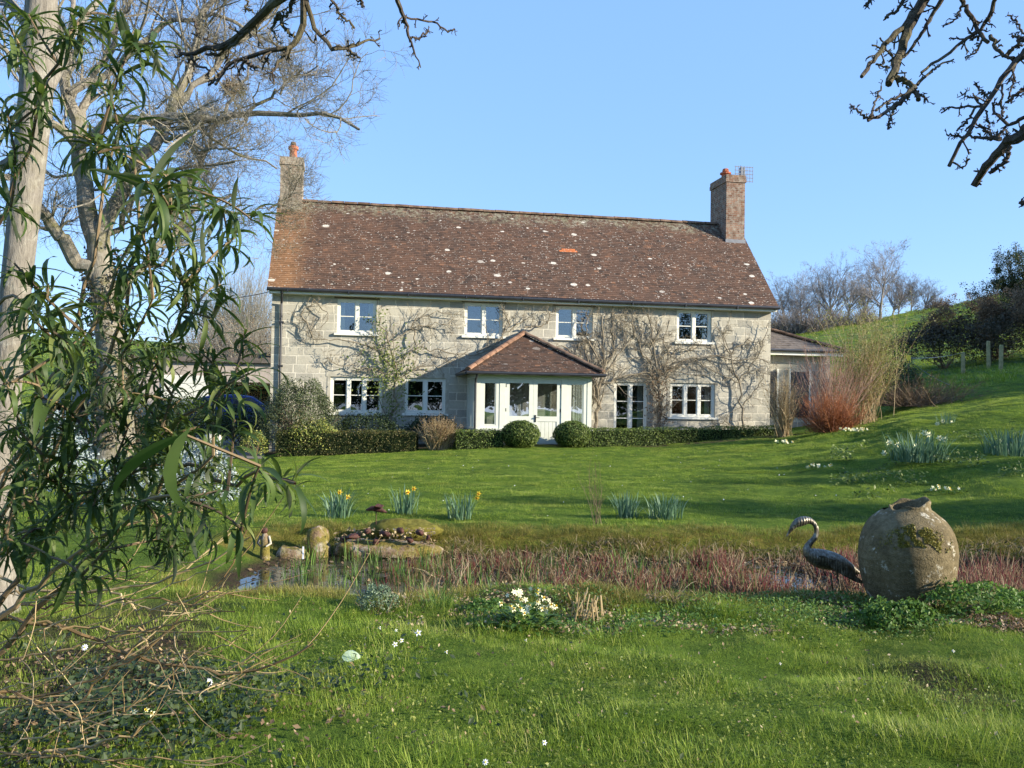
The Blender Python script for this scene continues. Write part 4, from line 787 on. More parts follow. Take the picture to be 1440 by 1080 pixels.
def cable(name, label, a, b_, r, sag, mat='metal', cat='wire', group=None):
    a, b_ = np.array(a, float), np.array(b_, float); t = np.linspace(0, 1, 14)[:, None]; P = a*(1-t)+b_*t-np.array([0, 0, 1])*sag*4*t*(1-t); m = MB(); m.tubes(P-a, np.full(14, r), 4); q = m.build(name, M[mat]); q.location = a; return tag(q, label, cat, group)
q1 = gl(1277, 34)+np.array([0, 0, 1.7]); q2 = gl(1354, 46)+np.array([0, 0, 1.15])
cable('fence_wire', 'upper wire running from the yellow-topped post to the leftmost timber post', q1, q2, .012, .1); cable('fence_wire', 'lower sagging wire falling from the yellow-topped post to the slope', q1+np.array([0, 0, -.05]), gl(1335, 36)+np.array([0, 0, .3]), .012, .1)
cable('overhead_cable', 'thin overhead cable from the left eaves into the trees', hw(.1, -.3, 5.0), at(120, 395, 31), .012, .5, 'black', 'cable')
# ================================================================== BIG TREES AT LEFT
def pxpath(pts, Y, dY=0.):
    return np.array([at(x, y, Y+(dY*i/(len(pts)-1))) for i, (x, y) in enumerate(pts)])
def resample(q, K):
    s = np.r_[0, np.cumsum(np.linalg.norm(np.diff(q, axis=0), axis=1))]; t = np.linspace(0, s[-1], K+1); P = np.stack([np.interp(t, s, q[:, i]) for i in range(3)], 1)
    for _ in range(2): P[1:-1] = (P[:-2]+2*P[1:-1]+P[2:])/4
    return P
base = gp(160, 24.5); g = thing('oak_tree', 'huge bare mossy tree spreading over the left side of the garden and past the chimney', 'tree', base)
bb = np.array(base)
def trunkmesh(path, r, mat, parent, name='trunk', sides=14, flare=True):
    P = resample(path, 16)-bb; R = np.interp(np.linspace(0, 1, 17), np.linspace(0, 1, len(r)), r); m = MB(); m.tubes(P, R, sides, cap=True); return m.build(name, mat, parent, smooth=True)
tp = np.vstack([bb-np.array([0, 0, .3]), pxpath([(163, 600), (160, 520), (150, 440), (141, 380), (138, 330)], 24.5)]); trunkmesh(tp, [.66, .48, .40, .36, .34, .30], M['bark_oak'], g)
LIMBS = [([(138, 400), (105, 360), (75, 315), (55, 275), (20, 250), (-60, 230)], .24, 24.5, -2), ([(138, 345), (122, 260), (108, 200), (95, 120), (80, 40), (70, -60)], .28, 24.5, 1), ([(138, 345), (175, 255), (215, 200), (250, 150), (275, 80), (300, 10), (320, -60)], .24, 24.5, 2),
 ([(110, 205), (140, 168), (200, 162), (260, 166), (345, 170), (390, 158), (430, 150), (470, 160), (505, 182)], .15, 24.5, -2.5), ([(200, 162), (235, 185), (265, 205), (310, 210), (335, 212)], .09, 24, -2),
 ([(150, 440), (200, 375), (240, 320), (290, 290), (330, 272)], .14, 24.5, 2), ([(97, 130), (130, 110), (175, 90), (230, 25), (290, 20), (335, 35), (380, 60), (430, 70)], .12, 25, 2), ([(108, 200), (120, 130), (160, 60), (185, 0), (200, -60)], .14, 25, 3),
 ([(250, 150), (300, 90), (340, 60), (390, 20), (420, -40)], .10, 25.5, 2), ([(240, 310), (272, 250), (290, 215), (310, 170), (330, 130), (350, 90)], .12, 25.5, 1), ([(138, 345), (180, 300), (230, 240), (280, 232), (330, 228)], .10, 25, -1), ([(108, 205), (60, 160), (20, 90), (-40, 20)], .14, 24.5, -2), ([(345, 170), (390, 120), (440, 95), (470, 110)], .055, 24.3, -.5), ([(300, 290), (340, 300), (380, 290), (420, 270)], .05, 26, .5)]
rng = np.random.default_rng(77); mb = MB(); P_ = []; R_ = []
for pts, r, Y, dY in LIMBS:
    q = resample(pxpath(pts, Y, dY), 14)-bb; q[1:-1] += rng.normal(size=(13, 3))*.08; P_.append(q); R_.append(r*np.linspace(1, .22, 15))
P_ = np.array(P_); R_ = np.array(R_); mb.tubes(P_, R_, 8)
wts = (9, 7, 7, 6); P, R = P_, R_
for i, n in enumerate((12, 6, 5, 4)):
    S_, D_, L_, r_ = sprout(P, R, n, .12, 1, (25, 70), (.40, .6, .55, .6)[i], .5, rng, .2); L_ = np.clip(L_, (.9, .6, .45, .35)[i], 3.6)
    P = grow(S_, D_, L_, (7, 5, 4, 3)[i], .20, (0, 0, .02), rng); r_ = np.clip(r_, (.012, .008, .0055, .0045)[i], .05); R = taper(r_, (7, 5, 4, 3)[i], .45); mb.tubes(P, R, 4 if i == 0 else 3)
mb.build('crown', M['bark_oak'], g)
n = 5200; u = rng.random(n)**1.3; Pt = resample(tp, 20)-bb; ki = (u*19).astype(int); a = rng.uniform(0, 6.283, n); rr_ = np.interp(u, [0, .4, 1], [.62, .46, .36])+rng.exponential(.10, n); P = Pt[ki]+(Pt[ki+1]-Pt[ki])*rng.random((n, 1))+np.stack([rr_*np.cos(a), rr_*np.sin(a), 0*a], 1); kp = vnoise(a*1.2, P[:, 2]*1.1, 7) > .38; P, a = P[kp], a[kp]
m2 = MB(); cards(m2, P, np.stack([np.cos(a), np.sin(a), .3+0*a], 1), .11, .8, rng); m2.build('ivy', M['thorn_leaf'], g)
nest = at(327, 124, 25.5); mb = MB(); S_ = nrm(rng.normal(size=(260, 3)))*np.array([.24, .24, .13]); D_ = np.cross(S_, rng.normal(size=(260, 3))); mb.tubes(grow(S_, D_, np.full(260, .3), 2, .2), np.full((260, 3), .008), 3); q = mb.build('bird_nest', M['stem_brown']); q.location = nest; tag(q, 'round twiggy bird nest high in the bare crown', 'nest')
bb = gp(12, 6.6); g = thing('pale_tree', 'tall pale-barked tree trunk at the left edge behind the leafy shrub', 'tree', bb)
tp = np.vstack([bb-np.array([0.03, 0, .2]), pxpath([(-10, 850), (-2, 700), (2, 600), (12, 500), (20, 430), (30, 330), (45, 200), (55, 110), (58, 0), (65, -120), (75, -300)], 6.6)]); trunkmesh(tp, [.18, .125, .11, .105, .105, .105, .11, .115, .12, .11, .10, .09, .08], M['bark_pale'], g, sides=18)
P_ = np.array([resample(pxpath(p_, 6.6, d_), 10)-bb for p_, d_ in (([(48, 200), (20, 225), (-10, 240), (-80, 260)], .3), ([(52, 130), (90, 60), (130, 10), (190, -60)], 1.0), ([(56, 60), (20, 10), (-40, -60)], .5), ([(50, 150), (75, 120), (100, 60), (105, -30)], .8))]); R_ = np.array([np.linspace(.05, .02, 11), np.linspace(.05, .015, 11), np.linspace(.05, .02, 11), np.linspace(.04, .015, 11)])
mb = MB(); mb.tubes(P_, R_, 7); P, R = P_, R_
for i, n in enumerate((6, 5, 4)):
    S_, D_, L_, r_ = sprout(P, R, n, .2, 1, (25, 70), (.4, .55, .5)[i], .5, rng, .2); P = grow(S_, D_, np.clip(L_, .1, .8), 4, .2, (0, 0, .03), rng); R = taper(np.clip(r_, .0022, .02), 4, .5); mb.tubes(P, R, 3)
mb.build('crown', M['bark_pale'], g)
# ================================================================== APPLE TREES OVERHANGING THE TOP
def DF(px, py): return 3.0+.18*math.sin(px*.011)+.13*math.sin(py*.017+1)
def apple(label, trunkpts, trunkr, limbs, traced, Y, off, sc, seed, nsp=9):
    rng = np.random.default_rng(seed); b = np.array(trunkpts[0], float); g = thing('apple_tree', label, 'tree', b)
    m = MB(); P = resample(np.array(trunkpts, float), 10)-b; m.tubes(P, np.linspace(*trunkr, 11), 12, cap=True); m.build('trunk', M['bark_apple'], g, smooth=True)
    m = MB()
    for pts, r0, r1 in limbs: q = resample(np.array(pts, float), 16)-b; q[1:-1] += rng.normal(size=(15, 3))*.018; m.tubes(q, .66*np.linspace(r0, r1, 17)*(1+rng.uniform(-.08, .1, 17)), 8, cap=True)
    PP_, RR_ = [], []
    for pts, r0, r1 in traced:
        q = np.array([at(off[0]+x/sc, off[1]+y/sc, DF(off[0]+x/sc, off[1]+y/sc)) for x, y in pts])-b
        K = 14; s = np.linspace(0, len(q)-1, K+1); k = np.minimum(s.astype(int), len(q)-2); f = (s-k)[:, None]; P = q[k]*(1-f)+q[k+1]*f; P[1:-1] += rng.normal(size=(K-1, 3))*.003; PP_.append(P); rr = .66*np.linspace(r0, r1, K+1)*(1+rng.uniform(-.07, .10, K+1)); RR_.append(rr)
    PP_ = np.array(PP_); RR_ = np.array(RR_); m.tubes(PP_, RR_, 7, cap=True)
    S_, D_, L_, r_ = sprout(PP_, RR_, nsp, .08, 1, (35, 85), .16, .55, rng); L_ = np.clip(L_, .015, .10); P = grow(S_, D_, L_, 4, .22, (0, 0, 0), rng); R = np.clip(r_, .0014, .003)[:, None]*np.array([1.1, .9, .85, 1.2, .8]); m.tubes(P, R, 5, cap=False)
    S2, D2, L2, r2 = sprout(P, R, 2, .3, 1, (30, 80), .5, .8, rng); m.tubes(grow(S2, D2, np.clip(L2, .012, .05), 2, .3, (0, 0, 0), rng), np.clip(r2, .0012, .0026)[:, None]*np.array([1, 1.1, .9]), 4)
    m.build('branches', M['bark_apple'], g); return g
Yl = 3.0; SC = 1247/3.0
def W(x, y): return tuple(at(x, y, DF(x, y)))
apple('dark knobbly tree branch overhanging the top left of the view', [(-2.3, -.6, -.1), (-2.1, -.5, .9), (-1.9, -.2, 1.9)], (.15, .10),
 [([(-1.9, -.2, 1.9), (-1.3, 1.0, 3.0), (-.8, 2.2, 3.35), W(405, -25)], .08, .028), ([(-1.3, 1.0, 3.0), (-.6, 2.2, 3.5), W(560, -20)], .05, .014), ([(-1.3, 1.0, 3.0), (-.9, 2.4, 3.3), W(428, -15)], .05, .02), ([(-.6, 2.2, 3.5), W(466, -8)], .02, .006)],
 [([(560, -30), (450, 60), (370, 140), (330, 175), (240, 230), (180, 225), (100, 270), (40, 250), (20, 210)], .026, .007), ([(640, -30), (635, 150), (580, 225), (480, 240), (370, 275), (290, 300), (215, 410)], .017, .007), ([(290, 300), (240, 370), (180, 410)], .009, .006), ([(580, 225), (490, 340), (497, 405)], .010, .004), ([(370, 275), (320, 350), (350, 425)], .008, .004), ([(370, 290), (390, 318), (425, 325)], .007, .005),
  ([(650, -20), (690, 130), (770, 230), (850, 235), (940, 200), (1010, 185)], .014, .0045), ([(850, 235), (880, 262), (912, 280)], .007, .004), ([(770, -10), (820, 70), (885, 135)], .007, .006), ([(1090, -10), (1130, 100), (1150, 190), (1205, 325)], .013, .003), ([(1140, 85), (1260, 100), (1340, 150), (1370, 145)], .006, .004), ([(1155, 180), (1205, 182), (1245, 150)], .006, .005),
  ([(520, 60), (540, 130), (605, 185)], .010, .006), ([(520, 60), (490, 140), (515, 212)], .009, .005), ([(100, 270), (120, 310), (185, 340), (180, 370)], .008, .004), ([(600, -20), (560, 80), (500, 100)], .010, .006), ([(390, 130), (330, 190), (240, 262), (170, 262)], .012, .006), ([(920, -20), (918, 15)], .006, .006), ([(370, -20), (365, 40), (400, 60)], .007, .004), ([(110, 90), (130, 160), (150, 215)], .007, .004)], 3.0, (240, 0), 3.4286, 5)
apple('dark knobbly pruned tree branches overhanging the top right corner', [(3.6, 1.1, -.1), (3.55, 1.1, .8), (3.45, 1.15, 1.7)], (.16, .11),
 [([(3.45, 1.15, 1.7), (2.9, 1.6, 2.9), (2.0, 2.5, 3.4), W(1306, -20)], .09, .035), ([(2.9, 1.6, 2.9), (2.2, 2.5, 3.3), W(1329, -15)], .05, .022), ([(2.9, 1.6, 2.9), (2.3, 2.6, 3.2), W(1402, -15)], .05, .02), ([(3.45, 1.15, 1.7), (2.6, 2.2, 2.3), W(1450, 180)], .08, .034), ([(3.45, 1.15, 1.7), (2.7, 2.0, 2.7), W(1450, 65)], .06, .022), ([(2.3, 2.6, 3.2), W(1354, -12)], .03, .012), ([(2.7, 2.0, 2.7), W(1450, 125)], .03, .012)],
 [([(590, -30), (500, 130), (460, 250), (430, 340), (395, 425)], .032, .020), ([(570, 0), (480, 120), (370, 230), (310, 320), (258, 388)], .018, .010), ([(680, -30), (600, 100), (540, 200), (470, 290)], .013, .008), ([(430, 390), (480, 410), (520, 440), (545, 505)], .016, .013), ([(520, 440), (470, 500), (400, 560), (290, 612)], .018, .007), ([(290, 605), (250, 570), (208, 538)], .007, .005), ([(300, 590), (330, 510), (357, 437)], .007, .004), ([(415, 560), (402, 610), (390, 652)], .006, .005), ([(330, 560), (400, 510), (490, 470)], .006, .008), ([(540, 430), (600, 370), (650, 330), (725, 300)], .009, .004), ([(545, 460), (595, 518)], .006, .004),
  ([(950, -30), (905, 90), (870, 140), (770, 210), (640, 310), (560, 368)], .012, .007), ([(870, 180), (800, 198), (700, 197)], .007, .004), ([(870, 200), (835, 265), (785, 290)], .007, .004), ([(765, -20), (780, 30), (820, 110), (900, 215)], .014, .010), ([(910, 180), (945, 250), (985, 290), (1090, 292)], .011, .008), ([(980, 290), (1050, 225), (1100, 190)], .009, .009),
  ([(1120, 230), (1050, 300), (980, 380), (900, 510), (830, 620), (770, 710), (700, 842)], .017, .009), ([(880, 540), (780, 545), (700, 542), (660, 572)], .007, .004), ([(870, 530), (810, 500), (758, 465)], .006, .004), ([(790, 692), (730, 690), (688, 680)], .007, .004), ([(900, 500), (860, 455), (828, 428)], .006, .005), ([(720, 822), (765, 850), (805, 802)], .005, .004), ([(840, 540), (790, 620), (740, 662)], .006, .005),
  ([(1100, 650), (1060, 690), (980, 730), (900, 830), (825, 942)], .032, .017), ([(1010, 740), (985, 820), (915, 870)], .012, .010), ([(960, 705), (880, 695), (780, 690)], .011, .005), ([(1100, 590), (1000, 630), (930, 560), (920, 520)], .010, .006), ([(990, 640), (950, 690), (900, 700)], .007, .006), ([(1100, 440), (1020, 500), (985, 520)], .010, .006), ([(1030, 350), (1025, 430), (1000, 500)], .005, .005), ([(970, 430), (965, 540), (975, 590)], .006, .005), ([(480, -20), (440, 55), (375, 88)], .010, .008), ([(765, 30), (735, 95), (670, 138)], .007, .005), ([(310, -20), (280, 32)], .008, .007), ([(1090, 185), (1040, 110), (1000, 78)], .006, .005), ([(1020, 180), (1090, 200)], .006, .008), ([(885, 560), (900, 620), (905, 670)], .005, .004), ([(850, 630), (905, 680), (960, 700)], .007, .006), ([(330, 325), (400, 345)], .006, .005), ([(380, 250), (420, 290)], .006, .005), ([(350, 190), (380, 250), (310, 230)], .005, .005), ([(1060, 1028), (1100, 1030)], .008, .008)], 3.0, (1140, 0), 3.6, 6, 8)
# ================================================================== BIG LEAFY SHRUB IN THE FOREGROUND
def leaf_template(bend, K=7, wid=.068, fold=.25, tw=0.):
    V = []; x = z = 0; a = .15; ds = 1/K
    for i in range(K+1):
        s = i/K; w_ = wid*(math.sin(math.pi*min(s*.93+.05, 1))**.8)*(1-.35*s)*(1.0 if 0 < i < K else .15); V += [(x, -w_, z+w_*fold), (x, 0, z), (x, w_, z+w_*fold)]
        x += math.cos(a)*ds; z += math.sin(a)*ds; a -= bend*ds*(.6+.9*s)
    Q_ = [(3*i+j, 3*i+j+3, 3*i+j+4, 3*i+j+1) for i in range(K) for j in (0, 1)]; return np.array(V), Q_
LT = [leaf_template(b) for b in (.8, 1.5, 2.2, 2.9)]
def rosettes(m, C_, A_, n, size, rng, dead=.03, droop=.3):
    """n leaves round each shoot tip C_ with axis A_"""
    N = len(C_); i = np.repeat(np.arange(N), n); k = np.tile(np.arange(n), N); az_ = k*2.4+rng.uniform(0, 6.28, N)[i]; A = nrm(A_); ref = np.tile([0., 0, 1], (N, 1)); ref[np.abs(A[:, 2]) > .9] = (1, 0, 0); U = nrm(np.cross(A, ref)); V = np.cross(A, U)
    el = np.radians(rng.uniform(-25, 70, len(i))*(1-.0*k)); rd = U[i]*np.cos(az_)[:, None]+V[i]*np.sin(az_)[:, None]; X = nrm(rd*np.cos(el)[:, None]+A[i]*np.sin(el)[:, None]+np.array([0, 0, -droop])*rng.random((len(i), 1)))
    up_ = np.tile([0., 0, 1.], (len(i), 1)); Y = nrm(np.cross(up_, X)+rng.normal(size=(len(i), 3))*.25); Y = nrm(Y-(Y*X).sum(1, keepdims=True)*X); Z = np.cross(X, Y); O_ = C_[i]-A[i]*(rng.random((len(i), 1))**1.3)*np.asarray(size)[i][:, None]*.75 if np.ndim(size) else C_[i]-A[i]*(rng.random((len(i), 1)))*size*.7
    sz = (np.asarray(size)[i] if np.ndim(size) else np.full(len(i), size))*rng.uniform(.55, 1.15, len(i))*np.where(np.sin(el) > .8, .7, 1); tt = np.clip(rng.normal(.42, .2, len(i)), 0, .95); ty = rng.integers(0, 4, len(i))
    for q in range(4):
        s_ = ty == q
        if s_.any(): m.inst(LT[q][0], LT[q][1], O_[s_], X[s_], Y[s_], Z[s_], sz[s_], tint=tt[s_])
M['shrub_leaf'] = leafmat('long_dark_leaves', [(.1, (.013, .029, .010)), (.34, (.030, .060, .016)), (.60, (.075, .120, .030)), (.92, (.22, .25, .07))], .34, .55, back=(.09, .11, .07), spec=.3, tc=(.13, .20, .025), wn=9)
sb_ = gp(-140, 4.2); sb_[0] -= .05; g = thing('leafy_shrub', 'tall arching shrub with long dark drooping leaves filling the left foreground', 'shrub', sb_)
ROS = [(95, 55), (40, 20), (155, 22), (180, 72), (70, 110), (28, 62), (60, 150), (110, 190), (165, 175), (188, 205), (135, 215), (235, 245), (272, 268), (240, 300), (205, 255), (312, 290), (330, 335), (292, 368), (252, 348), (200, 328), (182, 378), (215, 420), (262, 430), (300, 450), (285, 498), (240, 480), (190, 470), (150, 420), (55, 440), (20, 370), (68, 400), (52, 455), (95, 482), (40, 500), (345, 462), (350, 525), (255, 560), (300, 565), (300, 640), (268, 705), (200, 705), (150, 690), (110, 640), (60, 640), (20, 600), (60, 560), (130, 580), (180, 600), (215, 520), (100, 520), (340, 745), (240, 770), (120, 815), (365, 655), (415, 678), (320, 690), (20, 700), (80, 720), (160, 760), (10, 780), (355, 310), (15, 290), (150, 120), (215, 60), (250, 620), (215, 655), (160, 650), (80, 600), (30, 660), (130, 715), (280, 600), (330, 590), (320, 540), (165, 540), (120, 470), (225, 375), (255, 395), (310, 400), (10, 150), (20, 210), (120, 20), (5, 20), (10, 440), (5, 540), (190, 560), (228, 600)]
rng = np.random.default_rng(11); N0 = len(ROS)
dep = np.array([2.95+.35*math.sin(x*.013+y*.009)+rng.uniform(-.3, .3) for x, y in ROS]); RC = np.array([at(x, y, d) for (x, y), d in zip(ROS, dep)])-sb_
xy = rng.uniform((-10, 480), (310, 790), (60, 2)); RC2 = np.array([at(x, y, rng.uniform(2.9, 3.6)) for x, y in xy])-sb_
# stems: connect every shoot to a growing skeleton that starts from the base
mains = [pxpath(p_, y_, d_)-sb_ for p_, y_, d_ in (([(-130, 1050), (-60, 900), (0, 720), (60, 600), (115, 490), (165, 400), (205, 300), (237, 250)], 3.9, -1.0), ([(-130, 1050), (-50, 860), (60, 660), (150, 510), (200, 340), (185, 205)], 4.0, -1.0), ([(-130, 1050), (-90, 700), (-40, 420), (20, 250), (60, 130), (95, 50)], 4.1, -1.0), ([(-130, 1050), (-20, 880), (110, 780), (230, 690), (300, 640)], 3.9, -.9), ([(-130, 1050), (0, 840), (120, 700), (230, 600), (330, 530)], 3.9, -.8), ([(-130, 1050), (-40, 780), (40, 600), (110, 440), (170, 175)], 4.0, -.9), ([(-130, 1050), (20, 900), (150, 760), (260, 640), (310, 690), (365, 655), (415, 680)], 4.0, -1.2), ([(-130, 1050), (-100, 780), (-60, 520), (0, 400), (55, 440)], 4.1, -1.2))]
m = MB(); skel = []
for q in mains:
    P = resample(q, 24); P[1:-1] += rng.normal(size=(23, 3))*.012; m.tubes(P, np.linspace(.016, .005, 25), 6, tint=rng.random()); skel.append(P)
SK = np.vstack([s_[4:] for s_ in skel]); AL = np.vstack([RC, RC2]); order = np.argsort(np.linalg.norm(AL, axis=1)); AX = np.zeros_like(AL)
for j in order:
    c_ = AL[j]; d = np.linalg.norm(SK-c_, axis=1)+.6*np.maximum(0, np.linalg.norm(SK, axis=1)-np.linalg.norm(c_)+.05)+.4*np.maximum(0, SK[:, 2]-c_[2]+.02); k = int(np.argmin(d)); a_ = SK[k]; v = c_-a_; L = np.linalg.norm(v); mid = a_+v*.5+np.array([v[0]*.12, 0, .10*L])+rng.normal(size=3)*.03*L; t = np.linspace(0, 1, 9)[:, None]; P = a_*(1-t)**2+2*mid*t*(1-t)+c_*t**2
    m.tubes(P, np.linspace(.0055, .003, 9), 5, tint=rng.random()); SK = np.vstack([SK, P[2:]]); AX[j] = nrm(P[-1]-P[-3])
m.build('stems', M['stem_brown'], g)
m = MB(); rosettes(m, AL[:N0], AX[:N0]+np.array([0, 0, .3]), 17, rng.uniform(.12, .20, N0), rng); rosettes(m, AL[N0:], AX[N0:], 9, np.full(len(AL)-N0, .13), rng)
# side leaves in pairs along stems
i = rng.integers(0, len(SK), 780); c_ = SK[i]; ok = c_[:, 2] > .45; c_ = c_[ok]; rosettes(m, c_, rdir(len(c_), rng)+np.array([0, 0, .8]), 2, rng.uniform(.07, .14, len(c_)), rng)
bigs = np.array([at(x, y, 1.75) for x, y in ((262, 612), (268, 600))])-sb_; m.inst(LT[2][0], LT[2][1], bigs, nrm(np.array([(-.75, .1, -.35), (-.35, 0, -.8)])), nrm(np.array([(.2, .6, -.5), (.7, .6, -.3)])), nrm(np.array([(.3, -.7, .6), (-.6, -.7, .3)])), np.array([.24, .24]), tint=np.array([.1, .3]))
m.build('foliage', M['shrub_leaf'], g, smooth=True)
m = MB(); t = np.linspace(0, 1, 7)[:, None]; P = (SK[int(np.argmin(np.linalg.norm(SK-bigs[0], axis=1)))])*(1-t)+bigs[0]*t; m.tubes(P, np.linspace(.005, .003, 7), 5); m.build('shoot', M['stem_brown'], g)
# pale bare stems sweeping low across the foreground
PS = [([(-60, 870), (60, 875), (130, 895), (190, 930), (240, 925), (300, 950), (360, 945), (440, 905)], .010), ([(-40, 800), (60, 835), (150, 830), (240, 815), (330, 770), (352, 755)], .008), ([(-60, 980), (50, 985), (110, 965), (200, 920), (260, 860), (330, 800), (350, 740)], .007), ([(-60, 955), (40, 980), (100, 1000), (150, 950), (200, 900)], .008), ([(0, 1065), (60, 1060), (130, 1050), (200, 1020), (215, 1015)], .009), ([(-20, 1090), (50, 1060), (120, 1055)], .008), ([(130, 905), (180, 885), (250, 880), (300, 860)], .006), ([(150, 825), (190, 860), (240, 850), (310, 830), (340, 790)], .006), ([(30, 850), (120, 850), (200, 840), (280, 850), (330, 860)], .006), ([(-30, 930), (60, 920), (150, 900), (230, 870), (240, 845)], .006), ([(195, 895), (235, 920), (300, 915), (350, 890)], .005), ([(210, 960), (270, 975), (320, 960), (345, 940)], .004), ([(110, 1060), (150, 1010), (175, 1000), (195, 997)], .004), ([(50, 985), (90, 1020), (115, 1025), (118, 1050)], .004), ([(-20, 700), (40, 620), (90, 560), (130, 470)], .009), ([(-30, 620), (40, 600), (110, 580), (160, 585)], .007)]
m = MB(); PA = []
for _ in range(9):
    x0, y0 = -40, rng.uniform(820, 1075); n_ = 5; L = rng.uniform(140, 430); dr = rng.uniform(-.45, .25); cv = rng.uniform(-.3, .3); PS.append(([(x0+L*i/4+rng.uniform(-6, 6), y0+L*i/4*dr+cv*L*(i/4)**2*.5+rng.uniform(-6, 6)) for i in range(5)], rng.uniform(.003, .0065)))
for pts, r in PS:
    q = resample(pxpath(pts, 3.85, -.35), 20)-sb_; q[1:-1] += rng.normal(size=(19, 3))*.008; q = q; m.tubes(q, np.linspace(r, r*.4, 21), 5, tint=rng.random()); PA.append(q)
PA = np.array(PA); S_, D_, L_, r_ = sprout(PA, np.full((len(PA), 21), .005), 5, .1, 1, (12, 40), .42, .6, rng, .3); P = grow(S_, D_, np.clip(L_, .15, .7), 7, .10, (0, 0, .02), rng); m.tubes(P, taper(np.full(len(P), .0026), 7, .4), 4, tint=rng.random(len(P)))
m.build('bare_stems', M['straw'], g)
# ================================================================== POND SIDE THINGS
# --- the big clay jar
b = gp(1277, 7.25); b[2] = .0; jar = thing('clay_jar', 'huge round weathered clay jar with a broken mossy neck at the pond edge', 'jar', b)
t = NT('weathered_clay'); p = t.coord(); n1 = t.noise(p, 3, 6, .7); n2 = t.noise(p, 26, 5, .75)
c = t.ramp(t.math('ADD', t.math('MULTIPLY', n1, .6), t.math('MULTIPLY', n2, .4)), [(.35, (.065, .052, .030)), (.5, (.145, .116, .064)), (.65, (.24, .195, .115))])
c = t.mix(t.ramp(t.noise(p, 9, 4, .75), [(.60, 0), (.66, .7)]), c, (.50, .47, .38)); c = t.mix(t.ramp(t.noise(p, 5, 5, .8), [(.56, 0), (.64, .6)]), c, (.09, .075, .045))
sz_ = t.n('ShaderNodeSeparateXYZ'); t.l(p, sz_.inputs[0]); rg_ = t.math('SINE', t.math('ADD', t.math('MULTIPLY', sz_.outputs[2], 95), t.math('MULTIPLY', n1, 5)))
M['clay'] = t.finish(c, .95, t.bump(t.math('ADD', t.math('MULTIPLY', rg_, .12), t.math('ADD', n2, t.noise(p, 70, 3))), .8, .014), .1)
prof = [(.27, -.03), (.31, .04), (.36, .14), (.398, .27), (.41, .38), (.40, .49), (.365, .59), (.31, .665), (.235, .715), (.205, .735)]
prof = np.array(prof)*np.array([.93, 1.05]); seg = 40; an = np.arange(seg)/seg*2*math.pi; tt = np.linspace(0, 1, 30); pr_ = np.stack([np.interp(tt, np.linspace(0, 1, len(prof)), prof[:, k]) for k in (0, 1)], 1)
for _ in range(2): pr_[1:-1] = (pr_[:-2]+pr_[1:-1]*2+pr_[2:])/4
V = np.array([(r*math.cos(a)*(1+.015*math.sin(3*a+z*5)), r*math.sin(a)*(1+.015*math.sin(2*a)), z) for r, z in pr_ for a in an])
m = MB(); k = np.arange(seg); k2 = (k+1) % seg; m.add(V, Q=np.concatenate([np.stack([i*seg+k, i*seg+k2, (i+1)*seg+k2, (i+1)*seg+k], -1) for i in range(29)])); m.add(V[-seg:], Q=[(0, 0, 0, 0)][:0]); m.build('body', M['clay'], jar, smooth=True)
m = MB(); rows = []
for j, (r, z) in enumerate([(.205, .725), (.175, .742), (.165, .775), (.172, .81), (.165, .815), (.15, .80), (.145, .72)]):
    for a in an: hgt = max(0, .5+.5*math.cos(a-.2)); zz = z if j in (0, 1, 6) else .745+(z-.745)*(hgt**.8)*1.15+.012*math.sin(a*5); rows.append((r*.93*math.cos(a)+.02, r*.93*math.sin(a), zz*1.05))
m.add(rows, Q=np.concatenate([np.stack([i*seg+k, i*seg+k2, (i+1)*seg+k2, (i+1)*seg+k], -1) for i in range(6)])); m.build('broken_neck', M['clay'], jar, smooth=True)
M['moss'] = leafmat('golden_moss', [(.2, (.07, .07, .012)), (.6, (.17, .15, .022)), (.95, (.30, .26, .05))], .2)
m = MB(); n = 2600; a = rng.normal(-1.8, .32, n); z = .70-.16*rng.random(n)**.8-.10*np.abs(a+1.8); kk = vnoise(a*9, z*22, 3) > .42; a, z = a[kk], z[kk]; r = np.interp(z-.0, pr_[:, 1], pr_[:, 0])+.004; P = np.stack([r*np.cos(a), r*np.sin(a), z], 1); cards(m, P, nrm(P-np.array([0, 0, .4])), .018, .8, rng); m.build('moss_patch', M['moss'], jar)
# --- heron
def hp(x, y, d=0.): return at(1060+x/3.373, 580+y/3.373, 7.75+d)
hb = gp(1172, 7.75); hb[2] = min(hb[2], -.1)
hr = thing('heron_sculpture', 'metal heron sculpture with a curved neck standing beside the clay jar', 'sculpture', hb)
t = NT('weathered_bronze'); p = t.coord(); n_ = t.noise(p, 18, 5, .7); w_ = t.n('ShaderNodeTexWave'); t.l(p, w_.inputs[0]); w_.inputs['Scale'].default_value = 14; w_.inputs['Distortion'].default_value = 3
M['bronze'] = t.finish(t.ramp(n_, [(.3, (.05, .04, .028)), (.5, (.14, .125, .095)), (.7, (.32, .31, .27))]), .42, t.bump(w_.outputs[0], .4, .01), .5, .75)
path = [(500, 762, .012), (455, 735, .035), (400, 712, .062), (345, 700, .072), (300, 690, .068), (266, 672, .05), (250, 648, .032), (262, 622, .022), (285, 602, .0195), (299, 575, .018), (297, 545, .017), (283, 521, .018), (258, 510, .021), (232, 514, .0285), (208, 522, .027), (190, 535, .018), (172, 562, .009), (156, 588, .003)]
q = np.array([hp(x, y) for x, y, r in path])-hb; rr = np.array([r*(1.22 if i_ < 6 else 1.15 if i_ < 12 else 1.5) for i_, (x, y, r) in enumerate(path)]); s = np.linspace(0, len(q)-1, 70); k_ = np.minimum(s.astype(int), len(q)-2); f = (s-k_)[:, None]; P = q[k_]*(1-f)+q[k_+1]*f; R = rr[k_]*(1-f[:, 0])+rr[k_+1]*f[:, 0]
